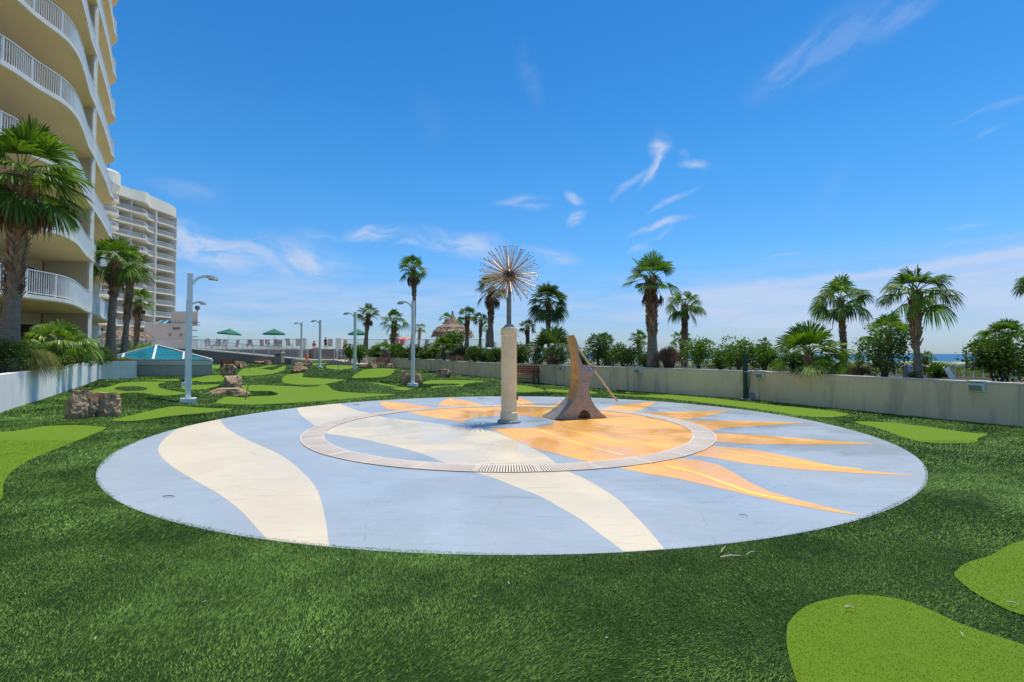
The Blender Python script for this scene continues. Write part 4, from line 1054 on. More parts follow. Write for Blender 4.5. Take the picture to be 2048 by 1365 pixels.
# sundial sculpture
def sculpture():
    A = Vector((1.046, 11.76)); u = Vector((1.31, .32)).normalized()
    nrm = Vector((-u.y, u.x))
    def hit(px, py):
        r = ray(px, py); den = r.x * nrm.x + r.y * nrm.y; t = (A.x * nrm.x + A.y * nrm.y) / den
        p = Vector((r.x * t, r.y * t)); return ((p - A).dot(u), max(EYE + r.z * t, .012))
    cv = lambda x, y: hit(1020 + x / 6.204, 640 + y / 6.204)
    L = [(560,1240),(650,1165),(740,1080),(800,1000),(832,925),(848,840),(856,740),(848,600),(832,440),(812,300),(795,190)]
    Tp = [(812,225),(835,275),(846,350),(856,440),(880,500),(900,548),(925,585)]
    notch = [(945,612),(975,628),(1005,622),(1030,602),(1052,585),(1066,592)]
    Rt = [(1052,625),(1018,680),(996,750),(984,840),(990,930),(1020,1010),(1070,1090),(1130,1155),(1203,1222)]
    arch = [(1002,1230),(995,1180),(975,1140),(935,1118),(895,1125),(865,1160),(845,1200),(832,1236)]
    out = [cv(*p) for p in L + Tp + notch + Rt + arch]
    nL = len(L)
    e = Vector((-.31, .55)); 
    def th(z): return float(np.interp(z, (0, .5, 1.2, 2.2), (1.0, .62, .48, .42)))
    T = empty('sundial_sculpture', (A.x + .6, A.y + .3, 0), 'bronze sundial sculpture with flared hammered base and arched cut out', 'sculpture')
    P3 = lambda s, z, w: (A.x + u.x * s + e.x * w * th(z), A.y + u.y * s + e.y * w * th(z), z)
    n = len(out); mb = MB()
    pts2 = [Vector(p) for p in out]; v, _, f, *_ = delaunay_2d_cdt(pts2, [], [list(range(n))], 1, 1e-6)
    base = [(p.x, p.y) for p in v]
    def orient(t):
        a = sum(v[t[i]].x * v[t[(i + 1) % 3]].y - v[t[(i + 1) % 3]].x * v[t[i]].y for i in range(3)); return tuple(t) if a > 0 else tuple(t)[::-1]
    F_ = [orient(t) for t in f]
    mb.add([P3(s, z, 0) for s, z in base], F_); mb.add([P3(s, z, 1) for s, z in base], [t[::-1] for t in F_])
    mb.build('side_panels', M['bronze'], T)
    sk = MB()
    for i in range(nL - 1, n):
        j = (i + 1) % n; sk.add([P3(*out[i], 0), P3(*out[j], 0), P3(*out[j], 1), P3(*out[i], 1)], [(0, 3, 2, 1)])
    sk.build('rim', M['bronze'], T)
    fc = MB(); fb = MB()
    for i in range(nL - 1):
        tgt = fb if i < 3 else fc
        K = 1
        tgt.add([P3(*out[i], 0), P3(*out[i + 1], 0), P3(*out[i + 1], 1), P3(*out[i], 1)], [(0, 3, 2, 1)])
    fb.build('flared_foot', M['bronze'], T); fc.build('swept_face', M['bronze_face'], T)
    a = hit(1155.5, 690); b = hit(1243, 804.5)
    pa = Vector(P3(*a, .35)); pb = Vector(P3(b[0], b[1], .35)); dd = (pb - pa).normalized()
    MB().tube([pa - dd * .02, pb], .024, 10).build('gnomon_rod', M['rod'], T)
    c = hit(1192, 729); pc = Vector(P3(*c, .35)); s = Vector((u.x, u.y, 0)) * .1 + Vector((0, 0, .03))
    MB().tube([pc - Vector((.0, .12, 0)), pc + Vector((0, .12, 0))], .028, 10).build('cross_pin', M['bronze'], T)
    MB().tube([pc - s * .6, pc + s * .8], .02, 8).build('pointer', M['bronze'], T)
    c = hit(1020 + 975 / 6.204, 640 + 590 / 6.204); cup = MB(); nn = 14; vs = []
    for w in (.05, .95):
        for k in range(nn + 1):
            q = math.pi + math.pi * k / nn; vs.append(P3(c[0] + .095 * math.cos(q), c[1] + .09 * math.sin(q) + .03, w))
    cup.add(vs, [(k, k + 1, nn + 2 + k, nn + 1 + k) for k in range(nn)]); cup.build('cup', M['silver'], T)
sculpture()
# wall lights
def make_wall_light():
    T = empty('wall_light', (0, 0, 0), 'x', 'wall light', 'wall lights on the right planter wall')
    mb = MB(); mb.add([(-.14, 0, 0), (.14, 0, 0), (.14, -.10, .02), (-.14, -.10, .02), (-.14, 0, .24), (.14, 0, .24), (.14, -.13, .22), (-.14, -.13, .22)], [(3, 2, 1, 0), (4, 5, 6, 7), (0, 1, 5, 4), (1, 2, 6, 5), (2, 3, 7, 6), (3, 0, 4, 7)])
    mb.box((0, .06, .255), (.30, .40, .025)); mb.build('housing', M['lamp_grey'], T, local=True)
    mb = MB(); mb.add([(-.115, -.114, .035), (.115, -.114, .035), (.115, -.131, .16), (-.115, -.131, .16)], [(0, 1, 2, 3)]); mb.build('lens', M['lens'], T, local=True)
    return T
wl0 = make_wall_light()
for i, (px, lab) in enumerate([(1953, 'largest grey box light hooked over the wall at far right'), (1522, 'grey box light on the wall just right of the green post'), (1277, 'grey box light on the wall near the tall brown skirted palm'), (1125, 'small grey box light on the wall left of the sculpture')]):
    o = wl0 if i == 0 else copy_tree(wl0); d = wall_hit(px); j = min(range(len(WR)), key=lambda q: (WR[q] - Vector((XA(px, d), d))).length); t = (WR[min(j + 1, len(WR) - 1)] - WR[j - 1]).normalized()
    place(o, (XA(px, d), d, wall_top(d) - .25), math.atan2(-t.y, -t.x), lab)
    o.location += Vector((t.y, -t.x, 0)) * -.012
# green post with conduit
d = wall_hit(1490) - .3; x = XA(1490, d)
T = empty('green_post', (x, d, 0), 'dark green square post with black conduit standing against the planter wall', 'post')
MB().box((x, d, .78), (.12, .12, 1.5)).build('post', M['post_green'], T); MB().box((x, d, 1.55), (.15, .15, .035)).build('cap', M['post_green'], T)
MB().box((x, d, .02), (.3, .26, .05)).build('base_plate', M['grey_fixture'], T)
MB().tube([(x + .08, d, .2), (x + .14, d + .02, .5), (x + .17, d + .05, .8), (x + .24, d + .15, .97), (x + .34, d + .3, 1.0)], .018, 7).build('conduit', M['steel_dark'], T)
MB().box((x + .2, d + .02, .13), (.16, .12, .24)).build('junction_box', M['grey_fixture'], T)
MB().box((x, d - .065, .98), (.135, .02, .02)).build('clamp', M['lamp_grey'], T)
p = behind(1900, .5)
T = MB(); T.box((p.x, p.y, p.z + .2), (.13, .02, .42), 0, Matrix.Rotation(R(-28), 3, 'Y')); T.box((p.x + .1, p.y + .03, p.z + .04), (.22, .03, .05)); tag(T.build('white_board', M['white_paint']), 'small white board leaning on the planter wall top near the right light', 'board')
p = behind(1815, 1.2); T = MB(); T.box((p.x, p.y, p.z + .18), (.16, .16, .36)); T.box((p.x, p.y, p.z + .37), (.19, .19, .03)); tag(T.build('white_bollard', M['white_paint']), 'short white square bollard at the foot of the right palm trunk', 'bollard')
# benches
def make_bench(L, wood):
    T = empty('park_bench', (0, 0, 0), 'x', 'bench', 'benches around the lawn')
    mb = MB()
    for k in range(5): mb.box((0, -.42 + k * .1, .44), (L, .08, .03))
    mb.build('seat', wood, T, local=True); mb = MB(); til = Matrix.Rotation(R(-12), 3, 'X')
    for k in range(4): mb.box((0, .06 + k * .022, .53 + k * .105), (L, .028, .085), 0, til)
    mb.build('backrest', wood, T, local=True)
    for s in (-1, 1):
        f = MB(); x = s * (L / 2 - .06); f.beam((x, -.42, 0), (x, -.4, .43), .05); f.beam((x, .1, 0), (x, .04, .45), .05); f.beam((x, .04, .43), (x, .15, .9), .045); f.beam((x, -.44, .41), (x, .06, .41), .045)
        f.beam((x, -.42, .62), (x, .08, .64), .05, .035); f.beam((x, -.41, .43), (x, -.41, .62), .035); f.beam((x, -.3, .1), (x, .02, .38), .03)
        f.build('side_frame', M['bench_metal'], T, local=True)
    MB().beam((-L / 2 + .06, -.1, .2), (L / 2 - .06, -.1, .2), .03).build('stretcher', M['bench_metal'], T, local=True)
    return T
b0 = make_bench(1.5, M['bench_wood']); p = G(457, 741); place(b0, (p.x, p.y, Hm(p.x, p.y)), math.pi - .35, 'orange wooden bench seen from behind near the left rocks')
b1 = copy_tree(b0); p = G(765, 735.5); place(b1, (p.x, p.y, Hm(p.x, p.y)), -.45, 'small wooden bench against the far end of the right wall')
b2 = make_bench(2.0, M['bench_wood']); d = wall_hit(1050) - .55; place(b2, (XA(1046, d), d, Hm(0, d)), -.62, 'brown slatted bench against the wall beside the fountain column'); b2['group'] = 'benches around the lawn'
# bin and cone
d = 49.6; T = empty('trash_bin', (XA(559, d), d, Hm(XA(559, d), d)), 'square pebbled concrete trash bin beside the dark ramp wall', 'trash bin')
x, z = T.location.x, T.location.z
MB().box((x, d, z + .5), (.72, .72, 1.0)).build('body', M['bin'], T); MB().box((x, d, z + 1.07), (.8, .8, .13)).build('lid', M['wall_cap'], T); MB().box((x, d - .37, z + .83), (.36, .02, .18)).build('opening', M['steel_dark'], T)
d = 50.2; x = XA(614.5, d); T = empty('traffic_cone', (x, d, .98), 'orange traffic cone on the landing at the end of the ramp', 'traffic cone')
MB().lathe((x, d, 0), [(.15, 1.0), (.04, 1.68), (.03, 1.7)], 14).build('cone', M['orange_plastic'], T); MB().box((x, d, .995), (.38, .38, .03)).build('base', M['orange_plastic'], T)
# golf pins and little hardware
def pin(px, py, h, lab, lean=0):
    p = G(px, py); z = Hm(p.x, p.y); T = empty('golf_pin', (p.x, p.y, z), lab, 'golf pin', 'thin pins marking the holes')
    MB().tube([(p.x, p.y, z), (p.x + lean, p.y, z + h)], .012, 5).build('stick', M['steel_dark'], T); MB().lathe((p.x, p.y, z), [(.055, 0.004), (.055, .012), (.03, .014)], 10).build('cup_rim', M['white_paint'], T)
    MB().box((p.x + lean, p.y, z + h), (.03, .03, .06)).build('knob', M['steel_dark'], T)
pin(490, 803, .55, 'thin dark golf pin on the winding green behind the pad', .1); pin(677, 750, .5, 'thin golf pin near the lamp post with the small rock', -.05); pin(499, 748, .7, 'thin golf pin behind the upright brown rock')
p = G(364, 768); T = empty('spotlight', (p.x, p.y, .2), 'small black spotlight on the turf left of the lamp posts', 'spotlight'); z = Hm(p.x, p.y)
MB().tube([(p.x, p.y - .1, z + .2), (p.x, p.y + .12, z + .22)], .1, 12).build('housing', M['bench_metal'], T); MB().tube([(p.x, p.y - .112, z + .2), (p.x, p.y - .1, z + .2)], .06, 12).build('lens', M['silver'], T); MB().tube([(p.x, p.y, z - .02), (p.x, p.y, z + .15)], .02, 6).build('stake', M['bench_metal'], T)
# twigs on the turf and pad
tw = [((1442, 1112), (1451, 1101), .004, 'short dry twig lying on turf below the pad'), ((1441, 1122), (1482, 1120), .006, 'thicker orange dry twig on turf below the pad'), ((1492, 1117), (1510, 1111), .003, 'thin grey twig beside the thicker orange one'),
      ((1690, 1224), (1710, 1227), .004, 'pale twig on the lower right putting green'), ((2012, 1213), (2042, 1221), .004, 'pale twig across the turf strip at far right'), ((1226, 1178), (1234, 1188), .0035, 'tiny white twig on dark turf below the pad'),
      ((326, 995), (350, 996), .005, 'dark twig on the blue paint at left'), ((1478, 1031), (1496, 1036), .003, 'dark twig on the pale blue paint at right')]
for a, b, r_, lab in tw:
    a, b = G(*a), G(*b); zz = .028 if a.y < 4.3 or a.x > 5 else .012
    if 'paint' in lab: zz = .012
    m_ = a.lerp(b, .5) + Vector((.004, .01, .006)); tag(MB().tube([a + Vector((0, 0, zz)), m_ + Vector((0, 0, zz)), b + Vector((0, 0, zz + .004))], [r_, r_ * 1.1, r_ * .6], 6).build('twig', M['rod' if 'dark' not in lab else 'wood_stem']), lab, 'twig', 'fallen twigs')
for px, py in ((992, 797), (713, 810)):
    p = G(px - 30 if px > 900 else px, py); MB().lathe((p.x, p.y, 0), [(.11, .0125), (.11, .016), (.05, .017)], 14).build('floor_nozzle', M['flange'], padroot)
# leaf litter
mb = MB(); rr = random.Random(77)
for _ in range(90):
    y = rr.uniform(2.6, 9); x = rr.uniform(-1, 1) * y; z = .018 if math.hypot(x - PADC[0], y - PADC[1]) > PADR + .1 else .0145
    a = rr.uniform(0, 6.283); l = rr.uniform(.006, .028); w = rr.uniform(.002, .005); d_ = Vector((math.cos(a), math.sin(a), rr.uniform(-.05, .1))); s_ = Vector((-math.sin(a), math.cos(a), 0)) * w; p = Vector((x, y, z))
    mb.add([p - s_, p + s_, p + d_ * l + s_ * .5, p + d_ * l - s_ * .5], [(0, 1, 2, 3)])
tag(mb.build('leaf_litter', M['rod']), 'scattered tiny dry leaf bits on turf and painted pad', 'leaf litter', kind='stuff')
# rocks
def rock(px, py, wpx, hpx, seed, lab, flat=0, d=None, deep=.8):
    p = G(px, py); z = Hm(p.x, p.y); s = p.y / F; w, h = wpx * s, hpx * s
    bm = bmesh.new(); bmesh.ops.create_icosphere(bm, subdivisions=5, radius=1); rr = random.Random(seed); so_ = Vector((seed * 3.1, seed * 1.7, 0))
    planes = [(Vector((rr.gauss(0, 1), rr.gauss(0, 1), rr.gauss(0, .8))).normalized(), rr.uniform(.58, .86)) for _ in range(13)]
    for v in bm.verts:
        c = v.co.copy()
        for n_, k_ in planes:
            e_ = c.dot(n_) - k_
            if e_ > 0: c -= n_ * e_ * .93
        am = .35 if flat else 1.0
        c *= 1 + am * .16 * noise.fractal(c * 1.8 + so_, .7, 2.1, 5) - am * .11 * abs(noise.noise(c * 3.2 + so_)) + .05 * noise.cell(c * 4.5 + so_)
        c.z = max(-.8, min(.78 + .05 * noise.noise(c * 2 + so_), c.z * (1.5 if flat else 1.22)))
        zf = (c.z + .75) / 1.5; tp = 1 - (.0 if flat else .26) * max(zf, 0)
        v.co = Vector((c.x * w * .72 * tp, c.y * w * .55 * deep * tp, (zf - .06) * h * 1.02))
    me = bpy.data.meshes.new('boulder'); bm.to_mesh(me); bm.free(); me.materials.append(M['rock'])
    o = bpy.data.objects.new('boulder', me); COL.objects.link(o); o.location = (p.x, p.y, z - .02); tag(o, lab, 'rock', 'brown boulders on the lawn'); return o
for i, a in enumerate([(161, 836, 56, 58, 'largest brown boulder of the pair at left of the pad'), (213, 833, 50, 50, 'leaning jagged boulder right of the largest one'), (455, 796, 60, 17, 'flat slab rock lying before the upright rock'), (467, 785, 28, 34, 'upright brown rock behind the flat slab rock'),
    (459, 752, 26, 24, 'dark faced upright rock in front of the orange bench'), (446, 739, 11, 14, 'small rock at the left end of the orange bench'), (474, 737, 16, 15, 'rock under the right side of the orange bench'), (486, 736, 14, 13, 'pale jagged rock right of the orange bench'), (599, 750, 32, 15, 'rounded tan boulder on the mid lawn mound'),
    (535, 730, 13, 10, 'small rock near the ramp wall left of the trash bin'), (522, 726, 26, 4, 'thin flat pale rock near the ramp wall'), (598, 734, 14, 10, 'dark little rock before the farthest lamp post'), (618, 733, 15, 12, 'small rock just left of the stair lamp post'),
    (744, 739, 16, 16, 'rock at the left end of the far wall bench'), (731, 737, 20, 5, 'flat pale rock left of the far wall bench'), (777, 745, 18, 18, 'upright rock right of the far wall bench'), (811, 770, 20, 29, 'tall pointed rock left of the grey lamp post'), (837, 771, 19, 24, 'rock partly behind the grey lamp post on its right'), (888, 755, 28, 17, 'low tan boulder beside the right wall')]):
    rock(a[0], a[1], a[2], a[3], 11 + i * 7, a[4], flat=1 if 'flat' in a[4] else 0, deep=1.2 if 'flat' in a[4] else .8)
# umbrellas
def make_umbrella():
    T = empty('patio_umbrella', (0, 0, 0), 'x', 'umbrella', 'green umbrellas on the pool deck')
    MB().tube([(0, 0, 0), (0, 0, 2.75)], .03, 8).build('pole', M['white_paint'], T, local=True)
    mb = MB(); n = 8; ring = lambda r, z, dr=0: [(r * math.cos(2 * math.pi * (k + .5) / n), r * math.sin(2 * math.pi * (k + .5) / n), z) for k in range(n)]
    vs = [(0, 0, 2.95)] + ring(.75, 2.66) + ring(1.5, 2.32); mb.add(vs, [(0, 1 + k, 1 + (k + 1) % n) for k in range(n)] + [(1 + k, 9 + k, 9 + (k + 1) % n, 1 + (k + 1) % n) for k in range(n)]); mb.build('canopy', M['umbrella_green'], T, local=True)
    mb = MB(); vs = ring(1.5, 2.32) + ring(1.53, 2.14); mb.add(vs, [(k, n + k, n + (k + 1) % n, (k + 1) % n) for k in range(n)]); mb.build('valance', M['umbrella_green'], T, local=True)
    MB().lathe((0, 0, 0), [(.05, 2.93), (.05, 3.0), (.02, 3.05)], 8).build('finial', M['umbrella_green'], T, local=True)
    MB().lathe((0, 0, 0), [(.35, .0), (.35, .07), (.06, .1)], 14).build('base', M['grey_fixture'], T, local=True)
    return T
u0 = make_umbrella()
for i, (px, d, lab, tx) in enumerate([(455, 68, 'tilted green umbrella at the left of the pool deck', .09), (548, 70, 'level green umbrella in the middle of the pool deck', 0), (716, 74, 'green umbrella partly behind the lamp post and palm', 0)]):
    o = u0 if i == 0 else copy_tree(u0); place(o, (XA(px, d), d, DZ), .3 * i, lab); o.rotation_euler[1] = tx
    zt = ZA((656.5, 657, 657.5)[i], d); o.scale = (1, 1, (zt - DZ) / 3.05)
# deck furniture
def make_chair():
    T = empty('deck_chair', (0, 0, 0), 'x', 'chair', 'brown sling chairs on the pool deck')
    mb = MB(); mb.box((0, 0, .42), (.55, .5, .03)); mb.build('seat', M['brown_wood'], T, local=True)
    mb = MB(); til = Matrix.Rotation(R(-14), 3, 'X')
    for k in range(7): mb.box((-.24 + k * .08, .34, .84), (.06, .02, .86), 0, til)
    mb.box((0, .44, 1.26), (.58, .03, .05)); mb.build('backrest', M['brown_wood'], T, local=True)
    for sx in (-1, 1):
        for sy in (-1, 1): MB().beam((sx * .27, sy * .23, 0), (sx * .27, sy * .23, .6 if sy < 0 else .5), .035).build('leg', M['white_paint'], T, local=True)
        MB().beam((sx * .28, -.24, .62), (sx * .28, .3, .62), .05, .03).build('armrest', M['white_paint'], T, local=True)
    return T
c0 = make_chair(); rr = random.Random(4)
cpx = [(492, 60, 'first chair behind the ramp railing from the left'), (508, 62, 'chair just right of the first one behind the railing'), (527, 61, 'chair left of the seated pair under the middle umbrella'), (545, 59, 'tall backed chair under the middle umbrella'), (559, 60, 'chair right of the middle umbrella pole'),
       (579, 58, 'chair turned away left of the farthest lamp post'), (597, 58, 'chair right of the farthest lamp post'), (608, 59, 'chair next to the pale pillar left of the stairs'), (660, 60, 'chair just right of the stair top'), (470, 64, 'chair beside the tilted umbrella'), (440, 60, 'chair left of the tilted umbrella'), (775, 62, 'chair behind the deck railing among palms'), (850, 60, 'pale chair behind the railing before the hut')]
for i, (px, d, lab) in enumerate(cpx):
    o = c0 if i == 0 else copy_tree(c0); place(o, (XA(px, d), d, DZ), rr.uniform(2.4, 3.9) if i % 3 else rr.uniform(-.7, .7), lab)
def make_table():
    T = empty('deck_table', (0, 0, 0), 'x', 'table', 'round tables on the pool deck'); MB().lathe((0, 0, 0), [(.5, .7), (.5, .73), (.1, .735)], 18).build('table_top', M['white_paint'], T, local=True)
    MB().tube([(0, 0, 0), (0, 0, .7)], .04, 7).build('stem', M['steel_dark'], T, local=True); MB().lathe((0, 0, 0), [(.28, 0), (.28, .03), (.05, .05)], 14).build('foot', M['steel_dark'], T, local=True); return T
t0 = make_table()
for i, (x, y, z, a_, lab) in enumerate([(-23.6, 24.4, 4.17, 1.9, 'dark chair behind the lowest balcony railing left of its lounge partner'), (-24.6, 26.2, 4.17, 1.3, 'dark chair at the far end of the lowest balcony'), (-22.8, 22.6, 7.24, 1.6, 'dark chair on the second balcony above the big palm'), (-24.0, 25.4, 7.24, 2.0, 'dark chair near the partition on the second balcony')]):
    o = copy_tree(c0); place(o, (x, y, z), a_, lab); o['group'] = 'chairs on the tower balconies'
for i, (px, d, lab) in enumerate([(455, 66, 'round table under the tilted umbrella'), (551, 67, 'round table under the middle umbrella'), (587, 60, 'round table behind the farthest lamp post'), (716, 72, 'round table under the umbrella behind the palm')]):
    o = t0 if i == 0 else copy_tree(t0); place(o, (XA(px, d), d - .3, DZ), 0, lab)
d = 56; T = empty('tan_cabinet', (XA(686, d), d, DZ), 'orange brown slatted cabinet on deck right of the stairs', 'cabinet'); x = XA(686, d)
MB().box((x, d, DZ + .55), (.75, .5, 1.1)).build('body', mat('amber_wood', (.5, .3, .1), (.42, .24, .08), 5, .6), T); MB().box((x, d, DZ + 1.13), (.85, .6, .08)).build('top', M['slab_white'], T)
# people (skinned figures)
def person(loc, rz, pose, top, bottom, label, hairc='hair', arm=0):
    if pose == 'stand':
        J = {'pel': (0, 0, .93), 'spi': (0, .01, 1.15), 'che': (0, 0, 1.35), 'nec': (0, 0, 1.48), 'hea': (0, -.02, 1.6), 'top': (0, -.01, 1.7),
             'lh': (-.1, 0, .9), 'lk': (-.11, -.03, .5), 'la': (-.11, .02, .09), 'lt': (-.12, -.15, .04), 'rh': (.1, 0, .9), 'rk': (.12, -.02, .5), 'ra': (.13, .04, .09), 'rt': (.14, -.13, .04),
             'ls': (-.18, 0, 1.4), 'le': (-.24, .02, 1.13), 'lw': (-.25, -.08, .9), 'rs': (.18, 0, 1.4), 're': (.25, .02, 1.13), 'rw': (.24, -.1, .92)}
    else:
        J = {'pel': (0, .05, .5), 'spi': (0, .1, .7), 'che': (0, .12, .92), 'nec': (0, .1, 1.05), 'hea': (0, .04, 1.17), 'top': (0, .05, 1.27),
             'lh': (-.1, 0, .5), 'lk': (-.13, -.42, .52), 'la': (-.13, -.46, .1), 'lt': (-.13, -.6, .05), 'rh': (.1, 0, .5), 'rk': (.13, -.42, .52), 'ra': (.14, -.5, .1), 'rt': (.14, -.64, .05),
             'ls': (-.18, .12, .97), 'le': (-.25, .02, .74), 'lw': (-.14, -.22, .66), 'rs': (.18, .12, .97), 're': (.25, .02, .74), 'rw': (.14, -.2, .7 + arm)}
    Rr = {'pel': .13, 'spi': .115, 'che': .135, 'nec': .055, 'hea': .085, 'top': .07, 'lh': .085, 'lk': .058, 'la': .038, 'lt': .03, 'rh': .085, 'rk': .058, 'ra': .038, 'rt': .03, 'ls': .055, 'le': .038, 'lw': .027, 'rs': .055, 're': .038, 'rw': .027}
    E_ = [('pel', 'spi'), ('spi', 'che'), ('che', 'nec'), ('nec', 'hea'), ('hea', 'top'), ('pel', 'lh'), ('lh', 'lk'), ('lk', 'la'), ('la', 'lt'), ('pel', 'rh'), ('rh', 'rk'), ('rk', 'ra'), ('ra', 'rt'), ('che', 'ls'), ('ls', 'le'), ('le', 'lw'), ('che', 'rs'), ('rs', 're'), ('re', 'rw')]
    K = list(J); V_ = [J[k] for k in K]; Ed = [(K.index(a), K.index(b)) for a, b in E_]; Rd = [Rr[k] for k in K]
    for w in ('lw', 'rw'):
        e = 'le' if w == 'lw' else 're'; dv = (Vector(J[w]) - Vector(J[e])).normalized(); pc = Vector(J[w]) + dv * .07; V_.append(tuple(pc)); Rd.append(.028); Ed.append((K.index(w), len(V_) - 1)); pi_ = len(V_) - 1
        for q in range(5):
            o_ = Vector((1, 0, 0)) * (q - 2) * .017; tip = pc + dv * (.07 if q else .04) + o_ * (1.2 if q else 2.2); V_.append(tuple(tip)); Rd.append(.008); Ed.append((pi_, len(V_) - 1))
    me = bpy.data.meshes.new('person'); me.from_pydata(V_, Ed, []); o = bpy.data.objects.new('person', me); COL.objects.link(o)
    sk = o.modifiers.new('skin', 'SKIN'); sk.use_smooth_shade = True
    for i, v in enumerate(me.skin_vertices[0].data): v.radius = (Rd[i], Rd[i]); v.use_root = (i == 0)
    o.modifiers.new('sub', 'SUBSURF').levels = 1; o.modifiers['sub'].render_levels = 1
    me.materials.append(M['skin']); o.location = loc; o.rotation_euler = (0, 0, rz); tag(o, label, 'person')
    hp = Vector(J['hea'])
    h = MB(); h.lathe((hp.x, hp.y + .02, hp.z), [(.06, -.04), (.098, .0), (.104, .06), (.085, .115), (.045, .14)], 12); h.build('hair', M[hairc], o, local=True)
    sh = MB(); c, s_p, pl = Vector(J['che']), Vector(J['spi']), Vector(J['pel'])
    sh.tube([c + Vector((0, 0, .11)), c, s_p, pl + Vector((0, 0, .02))], [.1, .175, .15, .155], 12); 
    for q in ('l', 'r'): sh.tube([J[q + 's'], Vector(J[q + 's']).lerp(Vector(J[q + 'e']), .7)], [.075, .058], 8)
    sh.build('shirt', M[top], o, local=True)
    sh = MB(); sh.tube([pl + Vector((0, 0, .06)), pl - Vector((0, 0, .06))], [.16, .16], 12)
    for q in ('l', 'r'): sh.tube([J[q + 'h'], Vector(J[q + 'h']).lerp(Vector(J[q + 'k']), .75)], [.105, .08], 8)
    sh.build('shorts', M[bottom], o, local=True)
    fc = MB()
    for sx in (-1, 1): fc.box((hp.x + sx * .03, hp.y - .082, hp.z + .01), (.016, .012, .01))
    fc.box((hp.x, hp.y - .082, hp.z - .048), (.04, .012, .008)); fc.build('face_features', M['hair'], o, local=True)
    return o
def seat(px, d, *a, **k):
    o = person((XA(px, d), d, DZ), *a, **k); s = copy_tree(c0); place(s, (XA(px, d), d + .02, DZ), o.rotation_euler[2], 'chair under the ' + k['label'].replace('person', 'person seated', 1) if 0 else 'brown chair carrying the ' + k['label'])
for px, d, rz_, top, bot, lab in ((416, 58, .8, 'cloth_dark', 'cloth_dark', 'person in dark top seated at far left of the deck'), (432, 59, -.6, 'cloth_dark', 'cloth_red', 'person in dark top seated left of the tilted umbrella'), (449, 62, .4, 'cloth_white', 'cloth_dark', 'person in white top seated under the tilted umbrella'),
    (538, 63, 2.6, 'cloth_dark', 'cloth_white', 'person in dark top seated under the middle umbrella'), (558, 64, -2.4, 'cloth_dark', 'cloth_dark', 'person with dark clothes seated right of the middle umbrella')):
    seat(px, d, rz=rz_, pose='sit', top=top, bottom=bot, label=lab)
o = person((XA(629, 56.2), 56.2, DZ - .32), 1.1, 'sit', 'cloth_red', 'cloth_white', 'person with crossed arms sitting at the top of the stairs'); 
T = MB().box((XA(629, 56.2) , 56.35, DZ + .06), (.5, .4, .1)).build('low_stool', M['brown_wood']); tag(T, 'low brown stool beneath the person at the stair top', 'stool')
person((XA(651, 66), 66, DZ), 2.8, 'stand', 'cloth_dark', 'cloth_dark', 'person in dark clothes standing beyond the stair top')
person((XA(794, 60), 60, DZ), 3.6, 'stand', 'cloth_red', 'cloth_red', 'person in red swimwear standing behind the deck railing near a palm')
x, d = XA(805, 64), 64
for px, d, c1, lab in ((810, 66, 'orange_plastic', 'orange beach umbrella partly behind the slender palm'),):
    T = empty('beach_umbrella', (XA(px, d), d, DZ), lab, 'umbrella'); x = XA(px, d); MB().tube([(x, d, DZ), (x, d, DZ + 1.7)], .03, 6).build('pole', M['white_paint'], T); MB().lathe((x, d, DZ), [(.95, 1.35), (.6, 1.58), (.05, 1.75)], 10).build('canopy', M[c1], T)
d = 58; x = XA(804, d); T = MB().box((x, d, DZ + .85), (.5, .06, .6), .2); T.beam((x - .4, d, DZ + 1.15), (x + .4, d, DZ + 1.15), .04); T.beam((x - .38, d, DZ), (x - .38, d, DZ + 1.15), .04); T.beam((x + .38, d, DZ), (x + .38, d, DZ + 1.15), .04); tag(T.build('towel_rack', M['cloth_red']), 'red towel hanging on a rack behind the deck railing', 'towel rack')
# white pebble lights by lawn + spray
v = []
mb = MB(); rr = random.Random(9)
for _ in range(700):
    a = rr.uniform(0, 6.283); q = abs(rr.gauss(0, 1.3)) + .15; p = Vector((FX + .7 + q * math.cos(a) * 1.15, FY + q * math.sin(a) * .55, rr.uniform(.05, 1) ** .9 * 2.6)); s = rr.uniform(.002, .0048)
    mb.add([p + Vector(t) * s for t in ((1, 0, 0), (-1, 0, 0), (0, 1, 0), (0, -1, 0), (0, 0, 1), (0, 0, -1))], [(0, 2, 4), (2, 1, 4), (1, 3, 4), (3, 0, 4), (2, 0, 5), (1, 2, 5), (3, 1, 5), (0, 3, 5)])
wd = mat('water_drop', (.85, .88, .92), (.8, .84, .9), 5, .1, 0); tag(mb.build('water_spray', wd), 'fine sparkling water droplets drifting around the fountain column', 'water spray', kind='stuff')
